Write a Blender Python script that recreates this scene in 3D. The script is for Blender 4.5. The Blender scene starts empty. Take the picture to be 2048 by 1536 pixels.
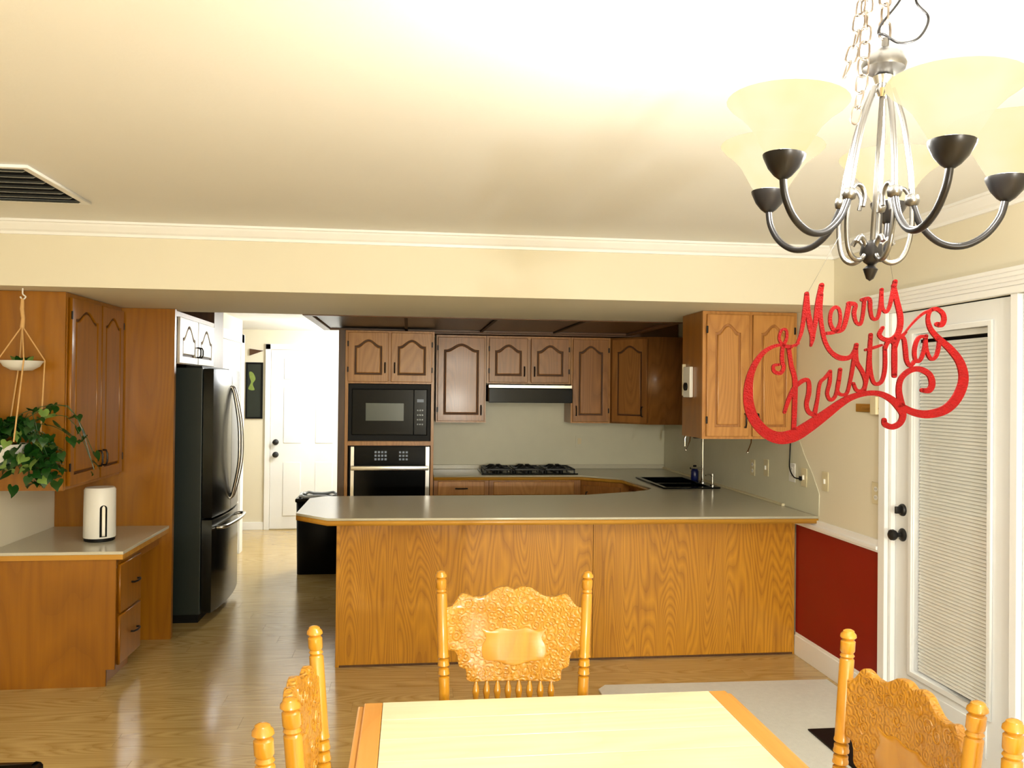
import bpy, bmesh, math, random
from mathutils import Vector, Matrix
random.seed(7)
PI = math.pi
R = math.radians
scene = bpy.context.scene
COL = scene.collection

# ------------------------------------------------------------------ camera
EYE = 1.65
FPX = 1650.0
yaw, pitch, roll = R(7.0458), R(0.4803), R(0.5931)
fwd = Vector((math.sin(yaw)*math.cos(pitch), math.cos(yaw)*math.cos(pitch), math.sin(pitch)))
rgt = Vector((math.cos(yaw), -math.sin(yaw), 0))
upv = rgt.cross(fwd)
rg2 = math.cos(roll)*rgt + math.sin(roll)*upv
up2 = -math.sin(roll)*rgt + math.cos(roll)*upv
cd = bpy.data.cameras.new('camera')
cd.sensor_width = 36.0
cd.lens = FPX/2048.0*36.0
cd.clip_start = 0.05
cam = bpy.data.objects.new('camera', cd)
COL.objects.link(cam)
m = Matrix((rg2, up2, -fwd)).transposed().to_4x4()
m.translation = Vector((0, 0, EYE))
cam.matrix_world = m
scene.camera = cam

# ------------------------------------------------------------------ world, exposure
w = bpy.data.worlds.new('world')
scene.world = w
w.use_nodes = True
w.node_tree.nodes['Background'].inputs[0].default_value = (0.9, 0.93, 1.0, 1)
w.node_tree.nodes['Background'].inputs[1].default_value = 0.02
vs = scene.view_settings
vs.view_transform = 'Standard'
vs.look = 'None'
vs.gamma = 1.0
vs.use_curve_mapping = False
vs.exposure = 1.2
BULB_W = 21.0
BULB_COL = (0.93, 0.97, 1.0)
HALL_W = 32.0
FILL_W = 400.0


# ------------------------------------------------------------------ materials
def lin(c):
    return tuple((v/255/12.92 if v/255 <= 0.04045 else ((v/255+0.055)/1.055)**2.4) for v in c) + (1,)


MATS = {}


def base_mat(name, color, rough=0.5, metal=0.0, spec=0.5, coat=0.0):
    mt = bpy.data.materials.new(name)
    mt.use_nodes = True
    b = mt.node_tree.nodes['Principled BSDF']
    b.inputs['Base Color'].default_value = lin(color)
    b.inputs['Roughness'].default_value = rough
    b.inputs['Metallic'].default_value = metal
    b.inputs['Specular IOR Level'].default_value = spec
    b.inputs['Coat Weight'].default_value = coat
    b.inputs['Coat Roughness'].default_value = 0.15
    MATS[name] = mt
    return mt


def plain(name, color, rough=0.5, metal=0.0, spec=0.5, vary=0.06, scale=6.0, bump=0.0, bscale=200.0, coat=0.0):
    """A painted / plastic / metal surface with slight procedural colour variation."""
    mt = base_mat(name, color, rough, metal, spec, coat)
    nt = mt.node_tree
    b = nt.nodes['Principled BSDF']
    tc = nt.nodes.new('ShaderNodeTexCoord')
    n = nt.nodes.new('ShaderNodeTexNoise')
    n.inputs['Scale'].default_value = scale
    n.inputs['Detail'].default_value = 4
    nt.links.new(tc.outputs['Object'], n.inputs['Vector'])
    mx = nt.nodes.new('ShaderNodeMix')
    mx.data_type = 'RGBA'
    c = lin(color)
    mx.inputs[6].default_value = tuple(v*(1-vary) for v in c[:3])+(1,)
    mx.inputs[7].default_value = tuple(min(1, v*(1+vary)) for v in c[:3])+(1,)
    nt.links.new(n.outputs['Fac'], mx.inputs[0])
    nt.links.new(mx.outputs[2], b.inputs['Base Color'])
    if bump:
        n2 = nt.nodes.new('ShaderNodeTexNoise')
        n2.inputs['Scale'].default_value = bscale
        n2.inputs['Detail'].default_value = 3
        nt.links.new(tc.outputs['Object'], n2.inputs['Vector'])
        bp = nt.nodes.new('ShaderNodeBump')
        bp.inputs['Strength'].default_value = bump
        bp.inputs['Distance'].default_value = 0.004
        nt.links.new(n2.outputs['Fac'], bp.inputs['Height'])
        nt.links.new(bp.outputs['Normal'], b.inputs['Normal'])
    return mt


def wood(name, light, dark, axis='Z', rough=0.35, ring=1.0, vary=0.5, grain=1.0, coat=0.2, spec=0.5, emboss=False):
    """Oak: fine streaks along the grain and broad cathedral rings."""
    mt = base_mat(name, light, rough, 0, spec, coat)
    nt = mt.node_tree
    b = nt.nodes['Principled BSDF']
    tc = nt.nodes.new('ShaderNodeTexCoord')
    oi = nt.nodes.new('ShaderNodeObjectInfo')
    ad = nt.nodes.new('ShaderNodeVectorMath')
    ad.operation = 'MULTIPLY_ADD'
    cb = nt.nodes.new('ShaderNodeCombineXYZ')
    for i in range(3):
        nt.links.new(oi.outputs['Random'], cb.inputs[i])
    ad.inputs[1].default_value = (7.3, 5.1, 9.7)
    nt.links.new(cb.outputs[0], ad.inputs[0])
    nt.links.new(tc.outputs['Object'], ad.inputs[2])

    def mapped(s_across, s_along):
        mp = nt.nodes.new('ShaderNodeMapping')
        s = [s_across]*3
        s['XYZ'.index(axis)] = s_along
        mp.inputs['Scale'].default_value = s
        nt.links.new(ad.outputs[0], mp.inputs['Vector'])
        return mp
    m1 = mapped(60*grain, 2.2*grain)
    n1 = nt.nodes.new('ShaderNodeTexNoise')
    n1.inputs['Scale'].default_value = 1.0
    n1.inputs['Detail'].default_value = 5
    n1.inputs['Roughness'].default_value = 0.6
    nt.links.new(m1.outputs[0], n1.inputs['Vector'])
    m2 = mapped(3.2*grain, 0.42*grain)
    n2 = nt.nodes.new('ShaderNodeTexNoise')
    n2.inputs['Scale'].default_value = 1.0
    n2.inputs['Detail'].default_value = 1.5
    nt.links.new(m2.outputs[0], n2.inputs['Vector'])
    mul = nt.nodes.new('ShaderNodeMath')
    mul.operation = 'MULTIPLY'
    mul.inputs[1].default_value = 26.0*ring
    nt.links.new(n2.outputs['Fac'], mul.inputs[0])
    fr = nt.nodes.new('ShaderNodeMath')
    fr.operation = 'FRACT'
    nt.links.new(mul.outputs[0], fr.inputs[0])
    rp = nt.nodes.new('ShaderNodeValToRGB')
    rp.color_ramp.elements[0].position = 0.0
    rp.color_ramp.elements[0].color = (0.0, 0.0, 0.0, 1)
    rp.color_ramp.elements[1].position = 0.55
    rp.color_ramp.elements[1].color = (1, 1, 1, 1)
    e = rp.color_ramp.elements.new(1.0)
    e.color = (0.35, 0.35, 0.35, 1)
    nt.links.new(fr.outputs[0], rp.inputs[0])
    m3 = nt.nodes.new('ShaderNodeMath')
    m3.operation = 'MULTIPLY_ADD'
    m3.inputs[1].default_value = 0.45
    nt.links.new(rp.outputs[0], m3.inputs[0])
    m4 = nt.nodes.new('ShaderNodeMath')
    m4.operation = 'MULTIPLY'
    m4.inputs[1].default_value = 0.75
    nt.links.new(n1.outputs['Fac'], m4.inputs[0])
    nt.links.new(m4.outputs[0], m3.inputs[2])
    cl = nt.nodes.new('ShaderNodeMath')
    cl.operation = 'MULTIPLY_ADD'
    cl.inputs[1].default_value = vary*1.6
    cl.inputs[2].default_value = 0.5-vary*0.8*0.95
    cl.use_clamp = True
    nt.links.new(m3.outputs[0], cl.inputs[0])
    mx = nt.nodes.new('ShaderNodeMix')
    mx.data_type = 'RGBA'
    mx.inputs[6].default_value = lin(dark)
    mx.inputs[7].default_value = lin(light)
    nt.links.new(cl.outputs[0], mx.inputs[0])
    nt.links.new(mx.outputs[2], b.inputs['Base Color'])
    bp = nt.nodes.new('ShaderNodeBump')
    bp.inputs['Distance'].default_value = 0.002
    if emboss:
        # pressed leaf and scroll relief: distorted rings in small cells
        v = nt.nodes.new('ShaderNodeTexVoronoi')
        v.inputs['Scale'].default_value = 46
        nt.links.new(tc.outputs['Object'], v.inputs['Vector'])
        sn = nt.nodes.new('ShaderNodeMath')
        sn.operation = 'SINE'
        ml = nt.nodes.new('ShaderNodeMath')
        ml.operation = 'MULTIPLY'
        ml.inputs[1].default_value = 16.0
        nt.links.new(v.outputs['Distance'], ml.inputs[0])
        nt.links.new(ml.outputs[0], sn.inputs[0])
        nt.links.new(sn.outputs[0], bp.inputs['Height'])
        bp.inputs['Strength'].default_value = 0.55
        bp.inputs['Distance'].default_value = 0.003
    else:
        nt.links.new(n1.outputs['Fac'], bp.inputs['Height'])
        bp.inputs['Strength'].default_value = 0.15
    nt.links.new(bp.outputs['Normal'], b.inputs['Normal'])
    return mt


plain('wall_beige', (234, 226, 204), 0.75, vary=0.03, scale=1.5, bump=0.05)
plain('splash_grey', (218, 215, 192), 0.4, vary=0.05, scale=8)
plain('ceiling_paint', (242, 241, 238), 0.85, vary=0.04, scale=1.2, bump=0.12, bscale=60)
plain('white_paint', (248, 248, 248), 0.38, vary=0.02)
plain('white_door', (240, 241, 242), 0.3, vary=0.02)
plain('red_paint', (140, 1, 1), 0.5, vary=0.06)
plain('laminate', (204, 199, 180), 0.2, vary=0.05, scale=120, spec=0.5)
plain('black_gloss', (6, 8, 9), 0.16, vary=0.1, spec=0.12)
plain('chain_metal', (112, 100, 88), 0.35, metal=0.9, vary=0.08)
plain('black_matte', (10, 10, 11), 0.5, vary=0.1, spec=0.2)
plain('black_iron', (16, 16, 18), 0.45, vary=0.1)
plain('stainless', (205, 203, 198), 0.28, metal=1.0, vary=0.04)
plain('chrome', (215, 215, 215), 0.12, metal=1.0, vary=0.02)
plain('fridge_side', (26, 36, 33), 0.42, vary=0.06, bump=0.06, bscale=400)
plain('fridge_front', (46, 48, 47), 0.2, metal=0.85, vary=0.05)
plain('bronze', (30, 24, 20), 0.35, metal=0.6, vary=0.1)
plain('nickel', (112, 109, 105), 0.3, metal=1.0, vary=0.05)
plain('dark_bronze', (38, 36, 36), 0.32, metal=0.7, vary=0.08)
plain('plate_ivory', (226, 214, 178), 0.4, vary=0.02)
plain('plate_white', (240, 238, 232), 0.4, vary=0.02)
plain('brass', (190, 160, 80), 0.3, metal=0.9, vary=0.05)
plain('smoked_panel', (40, 42, 38), 0.35, vary=0.08)
plain('rug_wool', (228, 228, 222), 0.95, vary=0.08, scale=40, bump=0.5, bscale=300)
plain('rope', (214, 170, 110), 0.8, vary=0.1, scale=60)
plain('ceramic', (232, 230, 224), 0.3, vary=0.02)
plain('leaf', (22, 66, 14), 0.4, vary=0.35, scale=9)
plain('leaf_pale', (120, 150, 70), 0.45, vary=0.3, scale=12)
plain('soil', (34, 22, 16), 0.9, vary=0.3, scale=60)
plain('grille_grey', (150, 148, 138), 0.4, vary=0.05)
plain('duct_dark', (18, 18, 18), 0.7, vary=0.1)
plain('navy_plastic', (20, 30, 90), 0.3, vary=0.1)
plain('display_grey', (70, 84, 80), 0.2, vary=0.05)
plain('key_print', (150, 165, 190), 0.4, vary=0.02)
plain('bag_plastic', (190, 196, 200), 0.15, vary=0.1, scale=30)
plain('picture_dark', (32, 40, 34), 0.4, vary=0.3, scale=14)
plain('picture_green', (130, 150, 70), 0.5, vary=0.3, scale=30)
plain('slat_white', (250, 250, 244), 0.5, vary=0.02)
plain('pale_white', (235, 226, 212), 0.35, vary=0.05, scale=20)  # pale off-white of the doors above the refrigerator
plain('groove_dark', (92, 58, 30), 0.6, vary=0.1)

wood('oak_panel', (208, 146, 32), (140, 84, 8), 'Z', 0.4, ring=2.0, vary=0.75, grain=1.15)
wood('oak_cab', (190, 130, 66), (124, 74, 30), 'Z', 0.36, ring=1.0, vary=0.45)
wood('oak_gold', (208, 150, 78), (150, 90, 34), 'Z', 0.36, ring=1.2, vary=0.5)
wood('oak_left', (166, 106, 12), (116, 66, 3), 'Z', 0.34, ring=0.5, vary=0.4)
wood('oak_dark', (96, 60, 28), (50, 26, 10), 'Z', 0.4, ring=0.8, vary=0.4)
wood('oak_edge', (214, 160, 60), (160, 100, 20), 'X', 0.35, ring=0.4, vary=0.4)
wood('oak_trim', (120, 78, 40), (70, 40, 16), 'X', 0.45, ring=0.4, vary=0.4)
wood('chair_oak', (198, 142, 34), (146, 88, 12), 'Z', 0.26, ring=0.5, vary=0.35, coat=0.4)
wood('chair_pressed', (198, 142, 38), (154, 94, 16), 'Z', 0.32, ring=0.2, vary=0.3, coat=0.3, emboss=True)
wood('table_pale', (250, 240, 210), (230, 208, 154), 'X', 0.22, ring=0.5, vary=0.35, coat=0.4)
wood('table_orange', (232, 170, 90), (204, 132, 56), 'Y', 0.24, ring=0.5, vary=0.35, coat=0.4)
wood('floor_oak', (204, 176, 116), (158, 124, 66), 'X', 0.2, ring=1.4, vary=0.95, coat=0.4)

# red glitter for the hanging words
mt = plain('red_glitter', (118, 1, 2), 0.5, metal=0.0, spec=0.12, vary=0.3, scale=90, bump=0.6, bscale=380)
# glass
mt = bpy.data.materials.new('pane_glass')
mt.use_nodes = True
nt = mt.node_tree
nt.nodes.clear()
o = nt.nodes.new('ShaderNodeOutputMaterial')
mxs = nt.nodes.new('ShaderNodeMixShader')
tr = nt.nodes.new('ShaderNodeBsdfTransparent')
gl = nt.nodes.new('ShaderNodeBsdfGlossy')
gl.inputs['Roughness'].default_value = 0.02
lw = nt.nodes.new('ShaderNodeLayerWeight')
pw_ = nt.nodes.new('ShaderNodeMath')
pw_.operation = 'POWER'
pw_.inputs[1].default_value = 4.0
nt.links.new(lw.outputs['Facing'], pw_.inputs[0])
fn = nt.nodes.new('ShaderNodeMath')
fn.operation = 'MULTIPLY_ADD'
fn.inputs[1].default_value = 0.5
fn.inputs[2].default_value = 0.03
nt.links.new(pw_.outputs[0], fn.inputs[0])
nt.links.new(fn.outputs[0], mxs.inputs[0])
nt.links.new(tr.outputs[0], mxs.inputs[1])
nt.links.new(gl.outputs[0], mxs.inputs[2])
nt.links.new(mxs.outputs[0], o.inputs[0])
MATS['pane_glass'] = mt
# alabaster lamp shade: lets part of the bulb's light straight through and glows cream itself
mt = bpy.data.materials.new('shade_glass')
mt.use_nodes = True
nt = mt.node_tree
nt.nodes.clear()
o = nt.nodes.new('ShaderNodeOutputMaterial')
mxs = nt.nodes.new('ShaderNodeMixShader')
tr = nt.nodes.new('ShaderNodeBsdfTransparent')
em = nt.nodes.new('ShaderNodeEmission')
tc = nt.nodes.new('ShaderNodeTexCoord')
nz = nt.nodes.new('ShaderNodeTexNoise')
nz.inputs['Scale'].default_value = 9
rp = nt.nodes.new('ShaderNodeValToRGB')
rp.color_ramp.elements[0].color = (1.0, 0.84, 0.44, 1)
rp.color_ramp.elements[0].position = 0.3
rp.color_ramp.elements[1].color = (1.0, 0.94, 0.68, 1)
rp.color_ramp.elements[1].position = 0.75
nt.links.new(tc.outputs['Object'], nz.inputs['Vector'])
nt.links.new(nz.outputs['Fac'], rp.inputs[0])
nt.links.new(rp.outputs[0], em.inputs[0])
em.inputs[1].default_value = 0.48
tr.inputs[0].default_value = (1, 0.95, 0.85, 1)
mxs.inputs[0].default_value = 0.66
nt.links.new(tr.outputs[0], mxs.inputs[1])
nt.links.new(em.outputs[0], mxs.inputs[2])
nt.links.new(mxs.outputs[0], o.inputs[0])
MATS['shade_glass'] = mt
mt = bpy.data.materials.new('lamp_glow')
mt.use_nodes = True
b = mt.node_tree.nodes['Principled BSDF']
b.inputs['Base Color'].default_value = (1, 0.97, 0.9, 1)
b.inputs['Emission Color'].default_value = (1, 0.95, 0.85, 1)
b.inputs['Emission Strength'].default_value = 3.0
MATS['lamp_glow'] = mt


# ------------------------------------------------------------------ mesh helpers
def box(bm, x0, x1, y0, y1, z0, z1, bev=0.0):
    r = bmesh.ops.create_cube(bm, size=1.0)
    vsl = r['verts']
    for v in vsl:
        v.co = Vector((x0+(v.co.x+.5)*(x1-x0), y0+(v.co.y+.5)*(y1-y0), z0+(v.co.z+.5)*(z1-z0)))
    if bev > 0:
        es = list({e for v in vsl for e in v.link_edges})
        bmesh.ops.bevel(bm, geom=es, offset=bev, segments=2, affect='EDGES', profile=0.6)


def B(*boxes, bev=0.0):
    bm = bmesh.new()
    for b_ in boxes:
        box(bm, *b_, bev=bev)
    return bm


def lathe(bm, prof, n=20, M=None):
    rings = []
    for (r, z) in prof:
        ring = []
        for i in range(n):
            a = 2*PI*i/n
            p = Vector((r*math.cos(a), r*math.sin(a), z))
            if M:
                p = M @ p
            ring.append(bm.verts.new(p))
        rings.append(ring)
    for a, b_ in zip(rings[:-1], rings[1:]):
        for i in range(n):
            bm.faces.new((a[i], a[(i+1) % n], b_[(i+1) % n], b_[i]))
    if prof[0][0] > 1e-6:
        bm.faces.new(list(reversed(rings[0])))
    if prof[-1][0] > 1e-6:
        bm.faces.new(rings[-1])


def smooth_path(pts, n=6, closed=False):
    """Catmull-Rom through the points; each point may carry extra numbers."""
    pts = [tuple(p) for p in pts]
    k = len(pts)
    out = []
    rngs = range(k if closed else k-1)
    for i in rngs:
        if closed:
            p0, p1, p2, p3 = pts[(i-1) % k], pts[i], pts[(i+1) % k], pts[(i+2) % k]
        else:
            p0, p1, p2, p3 = pts[max(i-1, 0)], pts[i], pts[i+1], pts[min(i+2, k-1)]
        for j in range(n):
            t = j/n
            out.append(tuple(0.5*((2*b_)+(-a+c)*t+(2*a-5*b_+4*c-d)*t*t+(-a+3*b_-3*c+d)*t**3)
                             for a, b_, c, d in zip(p0, p1, p2, p3)))
    if not closed:
        out.append(pts[-1])
    return out


def tube(bm, pts, r, n=8, closed=False, caps=True):
    pts = [Vector(p[:3]) for p in pts]
    k = len(pts)
    rad = r if isinstance(r, (list, tuple)) else [r]*k
    rings = []
    prev = None
    for i, p in enumerate(pts):
        if closed:
            t = pts[(i+1) % k]-pts[(i-1) % k]
        else:
            t = pts[min(i+1, k-1)]-pts[max(i-1, 0)]
        if t.length < 1e-9:
            t = Vector((0, 0, 1))
        t.normalize()
        if prev is None:
            a = Vector((0, 0, 1)) if abs(t.z) < 0.9 else Vector((1, 0, 0))
            u = t.cross(a).normalized()
        else:
            u = (prev-t*prev.dot(t))
            u = u.normalized() if u.length > 1e-6 else t.orthogonal().normalized()
        prev = u
        v = t.cross(u)
        rings.append([bm.verts.new(p+rad[i]*(u*math.cos(2*PI*j/n)+v*math.sin(2*PI*j/n))) for j in range(n)])
    for i in range(k if closed else k-1):
        a, b_ = rings[i], rings[(i+1) % k]
        for j in range(n):
            bm.faces.new((a[j], a[(j+1) % n], b_[(j+1) % n], b_[j]))
    if caps and not closed:
        bm.faces.new(list(reversed(rings[0])))
        bm.faces.new(rings[-1])


def shape2d(outer, holes=(), w0=0.0, w1=0.02, bev=0.0):
    """Extruded outline (u, v) with holes, thickness from w0 to w1 along the third axis."""
    c = bpy.data.curves.new('tmp', 'CURVE')
    c.dimensions = '2D'
    c.fill_mode = 'BOTH'
    for pts in [outer]+list(holes):
        s = c.splines.new('POLY')
        s.points.add(len(pts)-1)
        for p, q in zip(s.points, pts):
            p.co = (q[0], q[1], 0, 1)
        s.use_cyclic_u = True
    c.extrude = max(1e-5, (w1-w0)/2-bev)
    if bev > 0:
        c.bevel_depth = bev
        c.bevel_resolution = 1
        c.offset = -bev
    ob = bpy.data.objects.new('tmp', c)
    me = ob.to_mesh()
    bm = bmesh.new()
    bm.from_mesh(me)
    ob.to_mesh_clear()
    bpy.data.objects.remove(ob)
    bpy.data.curves.remove(c)
    bmesh.ops.remove_doubles(bm, verts=bm.verts, dist=1e-5)
    bmesh.ops.translate(bm, verts=bm.verts, vec=(0, 0, (w0+w1)/2))
    bmesh.ops.recalc_face_normals(bm, faces=bm.faces)
    return bm


def face_matrix(origin, N):
    N = Vector(N).normalized()
    Z = Vector((0, 0, 1))
    U = (-N).cross(Z)
    mm = Matrix((U, Z, N)).transposed().to_4x4()
    mm.translation = Vector(origin)
    return mm


def arch_pts(a, zb, zs, zp, n=7):
    """cathedral opening: half width a, bottom zb, shoulders zs, peak zp"""
    pts = [(-a, zb), (a, zb), (a, zs), (a*0.84, zs)]
    for i in range(1, 2*n):
        t = i/(2*n)
        x = a*0.84*(1-2*t)
        f = 0.5+0.5*math.cos(PI*(x/(a*0.84)))
        pts.append((x, zs+(zp-zs)*f**0.8))
    pts += [(-a*0.84, zs), (-a, zs)]
    return pts


# ------------------------------------------------------------------ object helpers
def finish(bm, smooth=None):
    me = bpy.data.meshes.new('mesh')
    bm.to_mesh(me)
    bm.free()
    if smooth is not None:
        for p in me.polygons:
            p.use_smooth = True
        me.set_sharp_from_angle(angle=R(smooth))
    return me


def root_loc(o):
    while o.parent:
        o = o.parent
    return o.location.copy()


def obj(name, bm, mat, parent=None, smooth=None, label=None, local=False, kind=None):
    """one mesh object; coordinates are world coordinates unless local"""
    if isinstance(bm, bpy.types.Mesh):
        me = bm
    else:
        if parent is not None and not local:
            l = root_loc(parent)
            bmesh.ops.translate(bm, verts=bm.verts, vec=(-l.x, -l.y, -l.z))
        me = finish(bm, smooth)
    if mat and not me.materials:
        me.materials.append(MATS[mat])
    o = bpy.data.objects.new(name, me)
    COL.objects.link(o)
    o.parent = parent
    if label:
        o['label'] = label
    if kind:
        o['kind'] = kind
    return o


def tag(o, label, cat, group=None):
    o['label'] = label
    o['category'] = cat
    if group:
        o['group'] = group
    return o


def thing(name, label, cat, loc=(0, 0, 0), rotz=0, group=None):
    o = bpy.data.objects.new(name, None)
    o.empty_display_size = 0.05
    COL.objects.link(o)
    o.location = loc
    o.rotation_euler = (0, 0, rotz)
    return tag(o, label, cat, group)


def struct(name, bm, mat, label=None, smooth=None):
    o = obj(name, bm, mat, smooth=smooth)
    o['kind'] = 'structure'
    if label:
        o['label'] = label
    return o


def copy_tree(o, parent=None):
    c = o.copy()
    COL.objects.link(c)
    c.parent = parent
    for ch in list(o.children):
        copy_tree(ch, c)
    return c


def pull(parent, M, u, v, L=0.09, horizontal=False, mat='bronze'):
    """small arched cabinet pull on a face"""
    bm = bmesh.new()
    if horizontal:
        pts = [(u-L/2, v, 0.0), (u-L/2, v, 0.018), (u-L/4, v, 0.026), (u+L/4, v, 0.026), (u+L/2, v, 0.018), (u+L/2, v, 0)]
    else:
        pts = [(u, v-L/2, 0.0), (u, v-L/2, 0.018), (u, v-L/4, 0.026), (u, v+L/4, 0.026), (u, v+L/2, 0.018), (u, v+L/2, 0)]
    tube(bm, pts, 0.0055, 8)
    bm.transform(M)
    return obj('handle', bm, mat, parent, smooth=40, label='dark bronze arched pull')


def cab_door(parent, origin, N, wd, ht, mat, pmat=None, handle=None, hinge=None, arch=0.055, stile=0.055, rail=0.06, t=0.02, square=False, groove='groove_dark'):
    """raised panel cathedral door; origin = lower left corner of the door on the cabinet's face"""
    M = face_matrix(origin, N)
    outer = [(0, 0), (wd, 0), (wd, ht), (0, ht)]
    a = wd/2-stile

    def op(g):
        if square:
            return [(stile+g, rail+g), (wd-stile-g, rail+g), (wd-stile-g, ht-rail-g), (stile+g, ht-rail-g)]
        return [(x+wd/2, z) for x, z in arch_pts(a-g, rail+g, ht-rail-arch-g, ht-rail-g)]
    bm = shape2d(outer, [op(0)], 0.0, t, 0.004)
    bm.transform(M)
    d = obj('door', bm, mat, parent)
    bm = shape2d(op(-0.004), [], 0.001, 0.008)
    bm.transform(M)
    obj('panel_field', bm, groove, d)
    bm = shape2d(op(0.014), [], 0.006, 0.018, 0.007)
    bm.transform(M)
    obj('raised_panel', bm, pmat or mat, d)
    if handle:
        pull(d, M @ Matrix.Translation((0, 0, t)), *handle)
    if hinge is not None:
        for vz in (0.08, ht-0.12):
            bm = B((hinge-0.006, hinge+0.006, vz, vz+0.045, t-0.004, t+0.004), bev=0.002)
            bm.transform(M)
            obj('hinge', bm, 'bronze', d, label='small dark bronze hinge')
    return d


# =================================================================== THE SETTING
ZC = 2.505      # dining ceiling
ZS = 2.168      # underside of the dropped header
ZK = 2.335      # kitchen and hall ceiling
XR = 2.45       # right wall face
XL = -2.27      # kitchen left wall face

fl = struct('floor', B((-3.4, 2.55, -2.6, 10.1, -0.10, -0.006), (-3.4, 2.55, 6.72, 10.1, -0.006, 0.0), (-3.4, 2.55, -2.6, 2.16, -0.006, 0.0)), 'floor_oak',
            'glossy oak laminate floor with boards running across the room')
# planks running along X, individually built where they can be told apart
rowh = 0.152
pl_me = {}
r_i = 0
yy = 2.16
while yy < 6.72-1e-6:
    xs = -2.9 + (r_i*0.53 % 1.2)
    cuts = [-3.4] + [xs+1.2*k for k in range(6) if -3.4 < xs+1.2*k < 2.45] + [2.45]
    for x0, x1 in zip(cuts[:-1], cuts[1:]):
        if x1 < -2.4:
            continue
        key = round(x1-x0, 3)
        if key not in pl_me:
            bm = B((0.0006, key-0.0006, 0.0006, rowh-0.0006, -0.006, 0.0))
            pl_me[key] = finish(bm)
            pl_me[key].materials.append(MATS['floor_oak'])
        p = bpy.data.objects.new('plank', pl_me[key])
        COL.objects.link(p)
        p.location = (x0, yy, 0)
        p.parent = fl
    r_i += 1
    yy += rowh

struct('ceiling', B((-3.4, 2.55, -2.6, 4.56, ZC, ZC+0.1)), 'ceiling_paint', 'off white painted dining room ceiling')
struct('ceiling_kitchen', B((-3.4, 2.55, 5.87, 10.1, ZK, ZK+0.1)), 'ceiling_paint', 'off white kitchen and hall ceiling')
hd = struct('wall_header', B((-3.4, XR, 4.545, 5.87, ZS, ZC+0.06)), 'wall_beige', 'beige dropped header between dining room and kitchen')
# right wall with the opening of the patio doors
Yd0, Yd1, Zd = 2.16, 3.985, 2.075
bm = shape2d([(-10.0, 0), (2.6, 0), (2.6, ZC+0.05), (-10.0, ZC+0.05)], [[(-Yd1, 0.001), (-Yd0, 0.001), (-Yd0, Zd), (-Yd1, Zd)]], -0.1, 0.0)
bm.transform(face_matrix((XR, 0, 0), (-1, 0, 0)))
wr = struct('wall_right', bm, 'wall_beige', 'beige right wall of dining room and kitchen')
bm = shape2d([(-4.987, 0.14), (-4.045, 0.14), (-4.045, 0.83), (-4.987, 0.83)], [], 0.0, 0.004)
bm.transform(face_matrix((XR, 0, 0), (-1, 0, 0)))
obj('wainscot', bm, 'red_paint', wr, label='deep red painted lower wall below the chair rail')
# full height laminate splash on the right wall behind the counter, curved front edge
spl = [(-7.735, 0.917), (-4.70, 0.917), (-4.695, 1.05), (-4.78, 1.16), (-4.89, 1.272), (-4.96, 1.362), (-7.735, 1.362)]
bm = shape2d(spl, [], 0.0, 0.005)
bm.transform(face_matrix((XR, 0, 0), (-1, 0, 0)))
obj('splash_panel', bm, 'splash_grey', wr, label='grey green laminate splashback with curved end')
struct('wall_back', B((-0.60, XR, 7.745, 7.85, 0, ZK)), 'splash_grey', 'grey green kitchen back wall')
struct('wall_left', B((-3.4, -3.3, -2.6, 4.7, 0, ZC)), 'wall_beige')
struct('wall_camera_side', B((-3.4, XR, -2.7, -2.6, 0, ZC)), 'wall_beige')
struct('wall_partition', B((-3.3, XL, 4.56, 4.66, 0, ZS)), 'wall_beige')
struct('wall_kitchen_left', B((XL-0.1, XL, 4.66, 7.2, 0, ZK)), 'wall_beige', 'beige kitchen wall behind the desk')
struct('wall_hall_left', B((-2.37, -1.69, 7.2, 8.62, 0, ZK)), 'wall_beige', 'pale hall wall beside the refrigerator')
struct('wall_hall_side', B((-3.4, -3.3, 8.62, 10.0, 0, ZK)), 'wall_beige')
struct('wall_hall_back', B((-3.4, 0.3, 9.93, 10.03, 0, ZK)), 'wall_beige', 'beige hall wall around the white door')
struct('wall_hall_right', B((0.2, 0.3, 7.85, 9.93, 0, ZK)), 'wall_beige')


def crown(name, p0, p1, N, label):
    """crown moulding along the wall-ceiling corner from p0 to p1, N = into the room"""
    p0, p1, N = Vector(p0), Vector(p1), Vector(N)
    prof = [(0, 0), (0.012, 0.0), (0.014, -0.0), (0.016, 0.014), (0.03, 0.022), (0.05, 0.046), (0.056, 0.056), (0.066, 0.058), (0.066, 0.07), (0, 0.07)]
    bm = bmesh.new()
    rings = []
    for p in (p0, p1):
        rings.append([bm.verts.new(p+N*a+Vector((0, 0, z))) for a, z in prof])
    k = len(prof)
    for i in range(k):
        bm.faces.new((rings[0][i], rings[0][(i+1) % k], rings[1][(i+1) % k], rings[1][i]))
    bm.faces.new(rings[0])
    bm.faces.new(rings[1])
    bmesh.ops.recalc_face_normals(bm, faces=bm.faces)
    return struct(name, bm, 'white_paint', label)


crown('trim_1', (-3.3, 4.545, ZC-0.07), (XR-0.001, 4.545, ZC-0.07), (0, -1, 0), 'white crown moulding above the kitchen header')
crown('trim_2', (XR, 4.545, ZC-0.07), (XR, -2.6, ZC-0.07), (-1, 0, 0), 'white crown moulding along the right wall')
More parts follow.
